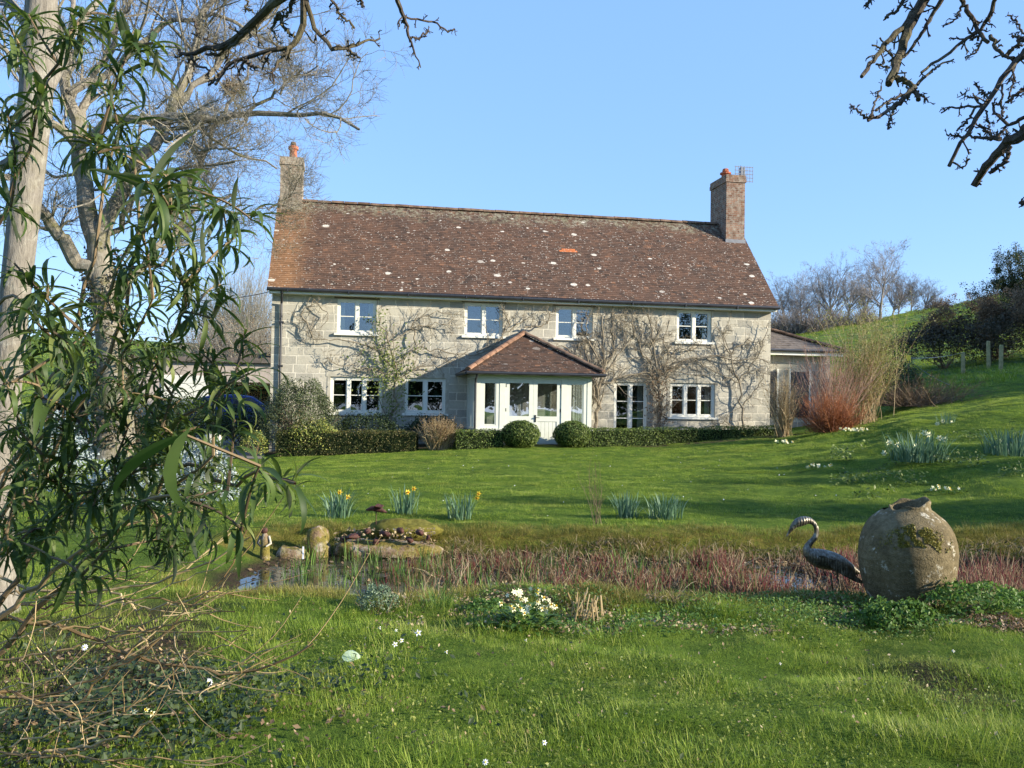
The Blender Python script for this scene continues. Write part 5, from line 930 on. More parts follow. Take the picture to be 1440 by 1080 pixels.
for _ in range(4): P[1:-1] = (P[:-2]+2*P[1:-1]+P[2:])/4; R[1:-1] = (R[:-2]+2*R[1:-1]+R[2:])/4
m = MB(); m.tubes(P, R, 16, cap=True)
for a_ in ([(360, 760), (370, 840), (366, 920)], [(400, 755), (415, 835), (418, 925)]):
    L = np.array([hp(x, y) for x, y in a_])-hb; L[:, 1] += .03 if a_[0][0] == 400 else -.02; m.tubes(L, [.012, .008, .007], 8, cap=True)
m.build('body', M['bronze'], hr, smooth=True)
for sgn in (-1, 1):
    m = MB(); nf = 26
    for i in range(nf):
        u = i/nf; row = i % 3; a0 = (290+row*22+u*60, 668+row*22+u*20); a1 = (a0[0]+95+row*15, a0[1]+45+row*12+(i % 5)*3); A0 = hp(*a0)-hb; A1 = hp(*a1)-hb; A0[1] += sgn*(.088+.005*row); A1[1] += sgn*(.070+.003*i/nf); d = nrm(A1-A0); up_ = np.array([0, 0, 1.]); up_ = nrm(up_-d*(up_@d)); L_ = np.linalg.norm(A1-A0)
        V = [A0-up_*.004, A0+d*L_*.3-up_*.016, A0+d*L_*.8-up_*.014, A1, A0+d*L_*.8+up_*.012, A0+d*L_*.3+up_*.014]; V2 = [v+np.array([0, sgn*.004, 0]) for v in V]; m.add(V+V2, Q=[(0, 1, 2, 5), (5, 2, 3, 4), (6, 11, 8, 7), (11, 10, 9, 8)]+[(j, (j+1) % 6, (j+1) % 6+6, j+6) for j in range(6)], tint=rng.random())
    m.build('wing', M['bronze'], hr)
m = MB(); A0 = hp(225, 512)-hb; m.tubes(np.array([A0+np.array([0, 0, .012]), A0+np.array([.05, 0, .012]), A0+np.array([.10, 0, -.012])]), [.008, .006, .002], 6); m.build('crest', M['bronze'], hr)
for sgn in (-1, 1):
    m = MB(); e = hp(206, 530)-hb+np.array([0, sgn*.024, 0]); m.tubes([e, e+np.array([0, sgn*.006, 0])], [.006, .003], 8, cap=True); m.build('eye', M['black'], hr)
# --- stones, mossy mound, ornaments along the far bank
def rock(name, label, cat, b, r, mat, seed, group=None, flat=1.):
    g = MB(); u = np.linspace(0, math.pi, 14); v = np.arange(22)/22*2*math.pi; rg = np.random.default_rng(seed); A, B = np.meshgrid(u, v, indexing='ij'); D = np.stack([np.sin(A)*np.cos(B), np.sin(A)*np.sin(B), np.cos(A)], -1)
    nn = 1+.35*(vnoise(D[..., 0]*2+seed, D[..., 1]*2+D[..., 2]*2, seed)-.5)+.18*(vnoise(D[..., 0]*5+seed, D[..., 1]*5+D[..., 2]*6, seed+1)-.5); D = np.sign(D)*np.abs(D)**flat; V = D*nn[..., None]*np.array(r)
    k = np.arange(22); k2 = (k+1) % 22; g.add(V.reshape(-1, 3), Q=np.concatenate([np.stack([i*22+k, (i+1)*22+k, (i+1)*22+k2, i*22+k2], -1) for i in range(13)])); o = g.build(name, mat, smooth=True); o.location = [float(c) for c in b]; return tag(o, label, cat, group)
t = NT('mossy_stone'); p = t.pos(); n1 = t.noise(p, 7, 6, .75); n2 = t.noise(p, 40, 4, .7)
c = t.ramp(n1, [(.35, (.12, .075, .05)), (.5, (.24, .17, .11)), (.62, (.42, .38, .30))]); c = t.mix(t.ramp(t.noise(p, 4, 5, .7), [(.44, 0), (.56, .9)]), c, t.ramp(n2, [(.3, (.07, .065, .012)), (.7, (.24, .20, .04))])); M['mossrock'] = t.finish(c, .95, t.bump(n2, 1, .02), .1)
t = NT('rusty_metal'); p = t.coord(); M['rust'] = t.finish(t.ramp(t.noise(p, 25, 5, .7), [(.3, (.025, .012, .009)), (.55, (.075, .028, .02)), (.8, (.17, .09, .06))]), .7, t.bump(t.noise(p, 60, 3), .6, .01), .3)
M['domemoss'] = simple('golden_cushion_moss', (.115, .105, .022), 1, .1, var=.5, scale=14, bump=1.)
def onbank(px, Y, dz=0): q = gp(px, Y); q[2] += dz; return q
mound = rock('mossy_mound', 'low dome of golden moss over stone behind the pond edge', 'rock', onbank(566, 11.15, .13), (.47, .30, .15), M['domemoss'], 3)
rock('mossy_stone', 'upright tan mossy stone at the left end of the rocky pond edge', 'rock', onbank(452, 10.75, .10), (.15, .15, .26), M['mossrock'], 8, 'stones along the pond edge', .8)
rock('mossy_stone', 'wide flat stone ledge under the moss dome at the pond edge', 'rock', onbank(555, 10.85, .02), (.58, .26, .12), M['mossrock'], 15, 'stones along the pond edge', .7)
rock('mossy_stone', 'flat stone ledge between the upright stone and the moss dome', 'rock', onbank(505, 10.8, .03), (.24, .2, .13), M['mossrock'], 21, 'stones along the pond edge', .7)
rock('mossy_stone', 'small low stone left of the upright tan stone', 'rock', onbank(415, 10.6, .0), (.18, .14, .12), M['mossrock'], 29, 'stones along the pond edge', .8)
rock('mossy_stone', 'dark stone at the waterline below the stone ledge', 'rock', onbank(520, 10.35, .16), (.28, .18, .12), M['mossrock'], 33, 'stones along the pond edge', .8)
# rust-red fungus and leaf plates on the ledge
FP = [(498, 754, .10), (517, 747, .05), (541, 751, .085), (529, 761, .045), (563, 746, .055), (590, 749, .08), (602, 756, .04), (576, 759, .05), (483, 758, .045)]
WHERE = ['leftmost but one on the ledge', 'on top of the left ledge', 'in the middle of the ledge under the moss dome', 'low in the middle of the ledge', 'right under the moss dome', 'upper one near the right end of the ledge', 'lower one at the right end of the ledge', 'low one right of the ledge centre', 'at the far left end of the ledge']
for (x, y, r), wl in zip(FP, WHERE):
    b = at(x, y, 10.66); rock('bark_plate', 'rough rusty red bark '+wl, 'bark', b, (r, r*.6, .035), M['rust'], 50+x, 'rusty bark pieces on the stone ledge', 1.).rotation_euler = (rng.uniform(-.4, .5), rng.uniform(-.4, .4), rng.uniform(0, 6))
# rusty bird ornament on a rod
b = onbank(532, 11.0, .12); g = thing('bird_ornament', 'small rusty metal bird on a thin rod above the stone ledge', 'ornament', b)
m = MB(); z0 = at(533, 736, 11.0)[2]-b[2]; z1 = at(533, 719, 11.0)[2]-b[2]; m.tubes([(0, 0, min(z0, 0)-.1), (0, 0, z1)], [.006, .006], 6); m.build('rod', M['rust'], g)
m = MB(); P = np.array([(-.135, 0, z1+.012), (-.10, 0, z1+.02), (-.05, 0, z1+.035), (0, 0, z1+.03), (.06, 0, z1+.015), (.11, 0, z1-.005), (.135, 0, z1-.012)]); m.tubes(P, [.004, .02, .032, .036, .03, .016, .004], 10, cap=True); m.build('body', M['rust'], g, smooth=True)
for s_ in (-1, 1): m = MB(); m.hexa([(-.04, s_*.02, z1+.04), (.05, s_*.02, z1+.03), (0, s_*.12, z1+.075), (.08, s_*.10, z1+.055), (-.04, s_*.02, z1+.05), (.05, s_*.02, z1+.04), (0, s_*.12, z1+.083), (.08, s_*.10, z1+.063)]); m.build('wing', M['rust'], g)
# figurine
b = onbank(377, 10.2, .0); g = thing('garden_figurine', 'small weathered grey and white garden figurine on the left pond bank', 'figurine', b)
z0 = at(377, 782, 10.2)[2]-b[2]; h = .36
m = MB(); m.tubes([(0, 0, z0-.05), (0, 0, z0+.06), (.0, 0, z0+.16), (-.005, 0, z0+.24), (-.01, 0, z0+.27)], [.06, .055, .05, .036, .015], 12, cap=True); m.build('body', M['mossrock'], g, smooth=True)
m = MB(); m.tubes([(-.01, 0, z0+.255), (-.012, 0, z0+.28), (-.015, 0, z0+.315), (-.02, 0, z0+.33)], [.02, .042, .038, .015], 10, cap=True); m.build('head', M['rust'], g, smooth=True)
for s_ in (-1, 1): m = MB(); m.tubes([(s_*.045, -.01, z0+.23), (s_*.075, -.03, z0+.15), (s_*.03, -.07, z0+.12)], [.016, .014, .010], 6, cap=True); m.build('arm', M['black' if s_ < 0 else 'quoin'], g, smooth=True)
# white plant label + red lilies
def box_thing(name, label, cat, b, sx, sy, sz, mat, group=None, rz=0, tilt=0):
    m = MB(); m.hexa([(-sx, -sy, 0), (sx, -sy, 0), (-sx, sy, 0), (sx, sy, 0), (-sx*.8, -sy, sz), (sx*.8, -sy, sz), (-sx*.8, sy, sz), (sx*.8, sy, sz)]); o = m.build(name, mat); o.location = b; o.rotation_euler = (0, tilt, rz); return tag(o, label, cat, group)
q = at(426, 786, 10.1); box_thing('plant_label', 'upright white plastic plant label at the pond edge left of the tan stone', 'label', q, .011, .003, .14, M['white'])
# --- daffodil and leaf clumps
BL_V = []; 
def blade(h, w_, K=4, bend=.5):
    V = []; a = 0; x = z = 0
    for i in range(K+1): s = i/K; V += [(x, -w_*(1-s**3)*.5, z), (x, w_*(1-s**3)*.5, z)]; x += math.sin(a)*h/K; z += math.cos(a)*h/K; a += bend/K*(1+s)
    return np.array(V), [(2*i, 2*i+1, 2*i+3, 2*i+2) for i in range(K)]
BT = [blade(1, .035, 5, b_) for b_ in (.15, .5, .9, 1.4)]
def bladefan(m, n, h, spread, wmul, rng, C0=(0, 0, 0), lean=.35, bt=BT):
    ty = rng.integers(0, len(bt), n); az_ = rng.uniform(0, 6.283, n); rr = np.sqrt(rng.random(n))*spread; O_ = np.stack([rr*np.cos(az_), rr*np.sin(az_), np.zeros(n)], 1)+np.asarray(C0); az2 = az_+rng.normal(0, .7, n); ln = np.abs(rng.normal(0, lean, n)); Z = np.stack([np.sin(ln)*np.cos(az2), np.sin(ln)*np.sin(az2), np.cos(ln)], 1); X = np.stack([np.cos(ln)*np.cos(az2), np.cos(ln)*np.sin(az2), -np.sin(ln)], 1); Y = np.cross(Z, X); S_ = h*rng.uniform(.5, 1.1, n); tt = rng.random(n)
    for q in range(len(bt)):
        s_ = ty == q
        if s_.any(): V = bt[q][0]*np.array([1, wmul, 1]); m.inst(V, bt[q][1], O_[s_], X[s_], Y[s_], Z[s_], S_[s_], tint=tt[s_])
def flower(parent, c_, d_, s, pm, cm, petals=6):
    d_ = nrm(np.array(d_, float)); u = nrm(np.cross(d_, (0, 0, 1.))+1e-6); v = np.cross(d_, u); m = MB()
    for i in range(petals):
        a = i/petals*6.283; e = u*math.cos(a)+v*math.sin(a); e2 = np.cross(d_, e); V = [c_, c_+e*s*.5+e2*s*.24+d_*s*.06, c_+e*s-d_*s*.05, c_+e*s*.5-e2*s*.24+d_*s*.06]; m.add(V, Q=[(0, 1, 2, 3)])
    f = m.build('flower', pm, parent)
    if cm:
        m = MB(); m.tubes([c_, c_+d_*s*.5, c_+d_*s*.8], [s*.22, s*.25, s*.36], 8); m.build('trumpet', cm, f)
    return f
def daffs(label, px, Y, h, spread, n, flowers, cat='daffodils', mat='daff', pm='yellow', cm='orange', fs=.045, group='daffodil clumps on the lawn'):
    b = gp(px, Y); g = thing('daffodil_clump', label, cat, b, 0, group); m = MB(); bladefan(m, n, h, spread, 1.3, rng, lean=.22, bt=BT[:3]); m.build('leaves', M[mat], g)
    for fx, fy in flowers:
        q = at(fx, fy, Y+rng.uniform(-.1, .1))-b; m = MB(); m.tubes([(q[0]*.4, q[1]*.4, 0), (q[0]*.75, q[1]*.7, q[2]*.55), (q[0], q[1]+.01, q[2])], [.004, .004, .003], 5); m.build('stem', M['fresh'], g); flower(g, q, (rng.uniform(-.5, .5), -1, -.1), fs, M[pm], M[cm] if cm else None)
daffs('daffodil clump with two yellow flowers behind the upright stone', 478, 12.4, .42, .19, 95, [(478, 692), (489, 699)])
daffs('daffodil clump with two yellow flowers behind the moss dome', 573, 12.8, .42, .17, 70, [(573, 692), (582, 687)])
daffs('daffodil clump with a yellow flower leaning right, behind the pond', 652, 12.5, .38, .19, 85, [(671, 700), (673, 694)])
daffs('flowerless clump of upright daffodil leaves behind the pond, nearer the thin sapling', 885, 12.7, .40, .15, 85, [])
daffs('wide flowerless clump of daffodil leaves, right of the other flowerless clump', 937, 12.6, .38, .24, 110, [])
daffs('bright daffodil leaves with pale cream flowers on the shaded rise', 1292, 17.5, .62, .55, 260, [(1300, 609), (1306, 611), (1250, 622), (1243, 637), (1328, 618), (1321, 616), (1287, 628), (1262, 625)], pm='cream', cm='cream', fs=.07, mat='daff')
daffs('daffodil leaves at the right edge on the shaded rise', 1425, 17.2, .55, .5, 200, [(1405, 620)], pm='cream', cm='cream', fs=.06)
daffs('small pale daffodil clump at the crest of the grassy rise', 1330, 21, .35, .2, 40, [(1326, 592), (1338, 594), (1318, 596)], pm='cream', cm='cream', fs=.06)
# sapling
twig_bush('sapling', 'thin bare sapling with wispy stems standing behind the pond', 'sapling', gp(843, 12.0), .95, .18, 11, M['stem_brown'], r=.0035, sub=4)
# primroses
def primrose(label, px, Y, r, nf, nl=90, fs=.018, group=None, h=.14):
    b = gp(px, Y); g = thing('primrose', label, 'primrose', b, 0, group); m = MB(); V, Q_ = leaf_template(1.3, 5, .26, .2); az_ = rng.uniform(0, 6.283, nl); rr = np.sqrt(rng.random(nl))*r; O_ = np.stack([rr*np.cos(az_)*.8, rr*np.sin(az_)*.6, rng.uniform(0, h*.75, nl)*(1-(rr/r)**2)], 1); X = nrm(np.stack([np.cos(az_), np.sin(az_), rng.uniform(.1, .9, nl)], 1)); Y_ = nrm(np.cross((0, 0, 1.), X)); m.inst(V, Q_, O_, X, Y_, np.cross(X, Y_), rng.uniform(.06, .11, nl), tint=rng.random(nl)); m.build('leaves', M['fresh'], g, smooth=True)
    for i in range(nf):
        a = rng.uniform(0, 6.283); q = np.array([r*.85*math.sqrt(rng.random())*math.cos(a), -abs(r*.7*rng.random()*math.sin(a))-.02, h*rng.uniform(.5, 1.15)]); flower(g, q, (rng.uniform(-.6, .6), -1, rng.uniform(.2, .9)), fs*rng.uniform(.8, 1.2), M['cream'], M['yellow'] if fs > .015 and i % 2 else None, 5)
    return g
primrose('round primrose plant covered in cream flowers in the grass before the pond', 745, 6.25, .24, 38, 190, .022, h=.27)
primrose('primrose patch in flower at the foot of the russet bush', 1200, 24.3, .5, 26, 60, .045, 'primroses on the rise', .1)
primrose('primroses under the small brown bush at the house corner', 1100, 24.6, .45, 12, 50, .045, 'primroses on the rise', .1)
primrose('pale primrose patch in the shade low on the rise', 1330, 14.8, .35, 14, 60, .028, 'primroses on the rise', .1)
primrose('pale primroses on the shaded slope above the lawn', 1150, 18.5, .4, 12, 60, .035, 'primroses on the rise', .1)
primrose('small primrose with two cream flowers among the bare stems in the bottom left corner', 212, 4.3, .12, 4, 30, .02, None, .1)
# low plants on the near bank
def tuft(label, px, Y, h, spread, n, mat, cat='plant', name='grass_tuft', group='plants on the near pond bank', lean=.6):
    g = MB(); bladefan(g, n, h, spread, .8, rng, lean=lean); o = g.build(name, M[mat]); o.location = gp(px, Y); return tag(o, label, cat, group)
tuft('bright green strap-leaved tuft on the near bank left of the primrose', 622, 6.85, .20, .14, 90, 'fresh')
b = gp(537, 6.8); blob_bush('sage_plant', 'small grey-green leafy plant on the near bank', 'plant', b, (.16, .13, .2), 1300, .02, M['sage_leaf'], 'plants on the near pond bank')
blob_bush('low_plant', 'low dark leafy plant left of the cream primrose', 'plant', gp(690, 6.75), (.2, .14, .12), 900, .03, M['fresh'], 'plants on the near pond bank')
blob_bush('low_plant', 'bright leafy plant at the foot of the clay jar', 'plant', gp(1265, 6.55), (.34, .18, .2), 1300, .038, M['fresh'], 'plants on the near pond bank')
blob_bush('low_plant', 'leafy green clump beside the jar at the right edge', 'plant', gp(1375, 6.75), (.42, .3, .2), 1500, .035, M['fresh'], 'plants on the near pond bank')
blob_bush('low_plant', 'brown dry plant in front of the leafy clump at the right edge', 'plant', gp(1400, 6.4), (.30, .2, .10), 600, .028, M['brown_leaf'], 'plants on the near pond bank')
# cut stalk stubs
g = MB(); n = 26; S_ = np.stack([rng.uniform(-.14, .14, n), rng.uniform(-.08, .08, n), np.zeros(n)], 1); g.tubes(grow(S_, nrm(np.stack([rng.normal(0, .2, n), rng.normal(0, .2, n), np.ones(n)], 1)), rng.uniform(.08, .26, n), 3, .05), np.full((n, 4), .005), 5, tint=rng.uniform(.5, 1, n)); o = g.build('cut_stalks', M['straw']); o.location = gp(833, 6.7); tag(o, 'clump of cut straw-coloured stalks right of the cream primrose', 'stalks')
# small flowers on the grass
def daisy(label, px, py, s=.022, petals=9, mat='white', Y=None):
    Y = Y or 1.6*1247/(py-565); b = gp(px, Y); b[2] += .05; g = thing('white_flower', label, 'flower', b, 0, 'white flowers in the near grass'); m = MB(); m.tubes([(0, 0, -.06), (0, 0, 0)], [.0015, .0015], 4); m.build('stem', M['fresh'], g); flower(g, np.zeros(3), (rng.uniform(-.3, .3), -.9, .6), s, M[mat], None, petals); f = g.children[-1]
    m = MB(); d = nrm(np.array([0, -.9, .6])); m.tubes([d*.001, d*.006], [s*.25, s*.18], 8, cap=True); m.build('centre', M['yellow'], f)
daisy('large white daisy under the bare sweeping stems', 302, 984, .026, 14); daisy('white pansy, left one of the pair in the near grass', 562, 919, .02, 5); daisy('white pansy touching the leftmost of the pair', 571, 915, .017, 5); daisy('white pansy, brightest of the small group in the grass', 594, 908, .026, 5); daisy('small white flower just above the pansy pair', 563, 904, .012, 5); daisy('small white petal flower in grass above and left of the pansies', 540, 893, .014, 3)
daisy('white flower near the bottom edge of the grass', 773, 1050, .014, 6); daisy('white flower on the very bottom edge of the grass', 691, 1075, .016, 8); daisy('white flower in the grass right of the pansies', 634, 935, .014, 3); daisy('white flower low in the grass below the cream primrose', 745, 911, .012, 3); daisy('white flower beside the dark stem in the left foreground', 266, 958, .014, 6); daisy('round white flower among the bare stems at left', 128, 932, .022, 10); daisy('tiny white flower at right below the jar', 1343, 917, .012, 4); daisy('tiny white flower in the right half of the grass', 1101, 928, .010, 4)
b = gp(499, 5.42); b[2] += .045; m = MB(); V, Q_ = leaf_template(.5, 6, .42, .1); m.inst(V, Q_, np.array([[-.05, 0, 0]]), np.array([[1., 0, 0]]), nrm(np.array([[0, 1, .8]])), nrm(np.array([[0, -.8, 1]])), np.array([.12])); V2 = m.v[0]-np.array([0, 0, .002]); o = m.build('fallen_leaf', simple('pale_leaf', (.42, .52, .34), .6, .2, var=.1, bump=0)); o.location = b; tag(o, 'pale green oval leaf lying in the near grass', 'leaf')
# ================================================================== POND VEGETATION (uncountable)
def scatter_mesh(name, label, n, X, Y, h, mat, r=.0035, lean=.25, K=3, zoff=0., wander=.12, droop=.0, tintr=(0, 1), sides=3):
    P0 = np.stack([X, Y, np.maximum(H(X, Y), -.34)+zoff], 1); D = nrm(np.stack([rng.normal(0, lean, n), rng.normal(0, lean, n), np.ones(n)], 1)); m = MB(); P = grow(P0, D, h, K, wander, (0, 0, -droop), rng); m.tubes(P, taper(np.full(n, r)*rng.uniform(.6, 1.3, n), K, .4), sides, tint=rng.uniform(*tintr, n)); return tag(m.build(name, mat), label, None, None, 'stuff')
M['red_stalk'] = leafmat('red_stalks', [(.15, (.035, .014, .012)), (.34, (.16, .022, .030)), (.46, (.20, .045, .05)), (.56, (.075, .045, .026)), (.8, (.20, .12, .065)), (1, (.44, .33, .20))], .15, .7, wn=2.0)
M['straw2'] = leafmat('dead_reed', [(.1, (.08, .05, .022)), (.5, (.22, .155, .08)), (1, (.50, .41, .26))], .2, .7)
def region(n, x0, x1, y0, y1, dens):
    X = rng.uniform(x0, x1, n*3); Y = rng.uniform(y0, y1, n*3); k = rng.random(n*3) < dens(X, Y); return X[k][:n], Y[k][:n]
dn = lambda X, Y: np.clip(sstep(X, -1.2, 1.3)*sstep(vnoise(X*1.7, Y*1.6, 31)*.7+vnoise(X*6, Y*6, 32)*.3, .38, .64)+.04, 0, 1)*(pond_s(X, Y) > -.15)
X, Y = region(6000, -1.3, 8.2, 8.4, 10.35, dn); n = len(X); scatter_mesh('red_stalks', None, n, X, Y, rng.uniform(.08, .24, n)+.20*vnoise(X*3, Y*3, 33), M['red_stalk'], .0046, .3)
X, Y = region(2100, -1.2, 8.2, 8.4, 10.35, dn); n = len(X); scatter_mesh('dead_reeds', None, n, X, Y, rng.uniform(.10, .26, n)+.2*vnoise(X*3, Y*3, 34), M['straw2'], .0055, .55, droop=.05)
X, Y = region(3600, -2.6, 8.2, 10.3, 11.15, lambda X, Y: vnoise(X*2, Y*3, 37)**.7*(pond_s(X, Y) < .25)); n = len(X); scatter_mesh('bank_stalks', None, n, X, Y, rng.uniform(.04, .15, n), M['straw2'], .0035, .6, droop=.16, K=4)
m = MB()                                                       # green shoots and water weed
for k in range(260):
    x = rng.uniform(-2.4, 2.6); y = rng.uniform(8.3, 10.5)
    if pond_s(np.array(x), np.array(y)) < -.1: continue
    bladefan(m, 6, rng.uniform(.12, .34), .07, .9, rng, (x, y, -.32), .12, BT[:2])
tag(m.build('water_shoots', M['fresh']), kind='stuff')
m = MB()
for k in range(1100):
    x = rng.uniform(-.6, 8); y = rng.uniform(8.1, 9.3); 
    if rng.random() > .25+.75*vnoise(np.array(x*1.5), np.array(y*2.), 44): continue
    bladefan(m, 14, rng.uniform(.06, .14), .09, .9, rng, (x, y, max(float(H(x, y)), -.33)), .4)
tag(m.build('water_weed', leafmat('water_weed', [(.2, (.04, .055, .012)), (.6, (.10, .12, .02)), (.95, (.20, .20, .045))], .3)), kind='stuff')
# floating dead leaf litter over the shallows and banks
n = 9000; X, Y = region(n, -2.8, 8.2, 7.6, 11.1, lambda X, Y: np.clip(.25+sstep(X, -1., 1.)*.9-.0*Y, 0, 1)*(vnoise(X*2, Y*2, 51)+.1)); Z = np.maximum(H(X, Y), -.285)+.012; m = MB(); cards(m, np.stack([X, Y, Z], 1), np.tile([0, 0, 1.], (len(X), 1)), .05, .45, rng); tag(m.build('leaf_litter', leafmat('litter', [(.15, (.03, .022, .014)), (.5, (.11, .07, .038)), (.8, (.20, .14, .08)), (1, (.34, .27, .18))], .1, .8)), kind='stuff')
n = 2600; X = rng.normal(-2.3, .75, n); Y = rng.normal(4.5, .6, n); m = MB(); cards(m, np.stack([X, Y, H(X, Y)+.02], 1), np.tile([0, 0, 1.], (n, 1)), .035, .6, rng); tag(m.build('dry_litter', M['brown_leaf']), kind='stuff')
n = 5200; X = rng.normal(-2.1, .8, n); Y = rng.normal(4.45, .55, n); k = vnoise(X*2, Y*2, 61) > .36; X, Y = X[k], Y[k]; m = MB(); cards(m, np.stack([X, Y, H(X, Y)+rng.uniform(.02, .10, len(X))], 1), np.tile([0, -.3, 1.], (len(X), 1)), .04, .5, rng); tag(m.build('ground_ivy', M['dark_leaf']), kind='stuff')
# leafy ground cover on the near bank
n = 12000; X, Y = region(n, -.3, 6, 6.1, 7.9, lambda X, Y: np.clip(vnoise(X*1.7, Y*2.2, 71)*1.5-.35+.25*sstep(X, .6, 1.6), 0, 1)*(.35+.65*sstep(Y, 6.1, 7.0))); m = MB(); cards(m, np.stack([X, Y, H(X, Y)+rng.uniform(.01, .07, len(X))], 1), np.tile([0, -.4, 1.], (len(X), 1)), .028, .6, rng); tag(m.build('ground_cover', M['fresh']), kind='stuff')
# low plants on the shaded rise
n = 9000; X, Y = region(n, 5.5, 12, 14, 20.5, lambda X, Y: (vnoise(X*1.4, Y*1.6, 81) > .6)*(X/Y > .36)*.45); m = MB(); cards(m, np.stack([X, Y, H(X, Y)+rng.uniform(.02, .22, len(X))], 1), np.tile([0, -.4, 1.], (len(X), 1)), .07, .6, rng); tag(m.build('rise_ground_cover', M['box']), kind='stuff')
# ================================================================== GRASS
M['grass'] = None
t = NT('grass_blades'); p = t.pos(); oi = t.n('ShaderNodeObjectInfo').outputs['Random']
f = t.math('ADD', t.math('ADD', t.math('MULTIPLY', t.attr(), .35), t.math('MULTIPLY', oi, .15)), t.math('MULTIPLY', t.noise(p, 1.1, 4, .7), .6))
c = t.ramp(f, [(.24, (.040, .078, .010)), (.42, (.135, .225, .022)), (.58, (.25, .345, .038)), (.72, (.40, .45, .09)), (.85, (.56, .50, .24))])
ye = t.noise(t.mapv(p, (1, 1, 0)), .55, 4, .7); c = t.mix(t.ramp(ye, [(.50, 0), (.66, .7)]), c, (.22, .24, .04))
M['grass'] = t.finish(c, .55, None, .25, 0, .36, t.mix(.5, c, (.26, .36, .035)))
t = NT('bank_grass'); p = t.pos(); f = t.math('ADD', t.math('MULTIPLY', t.attr(), .6), t.math('MULTIPLY', t.noise(p, 1.5, 4, .7), .5)); M['bank_grass'] = t.finish(t.ramp(f, [(.25, (.07, .085, .014)), (.5, (.17, .165, .03)), (.75, (.30, .26, .07)), (.95, (.42, .36, .18))]), .7, None, .15, 0, .3)
def tmpl(i, n, h, spread, wmul, lean, mat, bt=BT):
    r_ = np.random.default_rng(900+i); m = MB(); bladefan(m, n, h, spread, wmul, r_, (0, 0, -.01), lean, bt); o = m.build('grass_patch', mat); COL.objects.unlink(o); return o
def scatter(name, X, Y, scale, temps, kind='stuff', zoff=0.):
    n = len(X); col = bpy.data.collections.new(name+'_patches')
    for o in temps: col.objects.link(o)
    me = bpy.data.meshes.new(name); me.vertices.add(n); me.vertices.foreach_set('co', np.stack([X, Y, H(X, Y)+zoff], 1).astype(np.float32).ravel())
    for nm, tp_, v in (('rz', 'FLOAT', rng.uniform(0, 6.283, n)), ('sc', 'FLOAT', scale), ('ix', 'INT', rng.integers(0, len(temps), n))):
        a_ = me.attributes.new(nm, tp_, 'POINT'); a_.data.foreach_set('value', v.astype(np.int32 if tp_ == 'INT' else np.float32))
    o = bpy.data.objects.new(name, me); COL.objects.link(o); md = o.modifiers.new('patches', 'NODES'); ng = bpy.data.node_groups.new(name, 'GeometryNodeTree'); md.node_group = ng
    ng.interface.new_socket('Geometry', in_out='INPUT', socket_type='NodeSocketGeometry'); ng.interface.new_socket('Geometry', in_out='OUTPUT', socket_type='NodeSocketGeometry')
    N_ = ng.nodes.new; gi = N_('NodeGroupInput'); go = N_('NodeGroupOutput'); ip = N_('GeometryNodeInstanceOnPoints'); ci = N_('GeometryNodeCollectionInfo'); ci.inputs['Collection'].default_value = col; ci.inputs['Separate Children'].default_value = True; ci.inputs['Reset Children'].default_value = True
    def na(nm, dt): a_ = N_('GeometryNodeInputNamedAttribute'); a_.data_type = dt; a_.inputs['Name'].default_value = nm; return [s_ for s_ in a_.outputs if s_.enabled and s_.name == 'Attribute'][0]
    cx_ = N_('ShaderNodeCombineXYZ'); er = N_('FunctionNodeEulerToRotation'); L = ng.links.new
    L(na('rz', 'FLOAT'), cx_.inputs[2]); L(cx_.outputs[0], er.inputs[0]); L(er.outputs[0], ip.inputs['Rotation']); L(na('sc', 'FLOAT'), ip.inputs['Scale']); ip.inputs['Pick Instance'].default_value = True; L(na('ix', 'INT'), ip.inputs['Instance Index']); L(gi.outputs[0], ip.inputs['Points']); L(ci.outputs[0], ip.inputs['Instance']); L(ip.outputs[0], go.inputs[0])
    return tag(o, kind=kind)
def gregion(n, y0, y1, pw=1., marg=.8, dens=None):
    Y = y0+(y1-y0)*rng.random(n*2)**pw; X = rng.uniform(-1, 1, n*2)*(.62*Y+marg); k = np.ones(len(X), bool) if dens is None else rng.random(len(X)) < dens(X, Y); return X[k][:n], Y[k][:n]
T1 = [tmpl(i, 40, (.028, .04, .065, .035)[i % 4], .085, (.9, 1.2, .8, 1.)[i % 4], (1.1, .8, .6, 1.3)[i % 4], M['grass']) for i in range(8)]
X, Y = gregion(19000, 3.0, 8.4, .85, .6, lambda X, Y: (pond_s(X, Y) < -.12)*(1-.75*sstep(vnoise(X*1.9, Y*2.1, 121)*.6+vnoise(X*6, Y*6, 122)*.4, .42, .62)*sstep(Y, 6.2, 7.0)*sstep(X, -1.6, -.2))*np.clip(1.15-.7*sstep(vnoise(X*.8, Y*.8, 9)+.6*np.exp(-((X+2.3)**2+(Y-4.6)**2)/1.4), .7, .95), 0, 1)*(1-.55*(vnoise(X*1.7, Y*2.2, 71) > .6)*(Y > 6.3)*(X > 0)))
scatter('near_grass', X, Y, np.clip(.30+1.35*vnoise(X*2.6, Y*2.6, 91)*(.5+vnoise(X*7, Y*7, 92))*rng.uniform(.7, 1.3, len(X)), .28, 1.9), T1)
T2 = [tmpl(20+i, 80, (.035, .045)[i % 2], .17, 1.7, .7, M['grass'], BT[:3]) for i in range(6)]
def lawn_ok(X, Y):
    lx = (X-O[0])*HX[0]+(Y-O[1])*HX[1]; ly = (X-O[0])*HY[0]+(Y-O[1])*HY[1]
    inhouse = (ly > -2.2) & (lx > -.5) & (lx < 20.5) & (ly < 7); drive = (X < -7.2) & (Y > 24.8)
    return (pond_s(X, Y) < -.35) & ~inhouse & ~drive
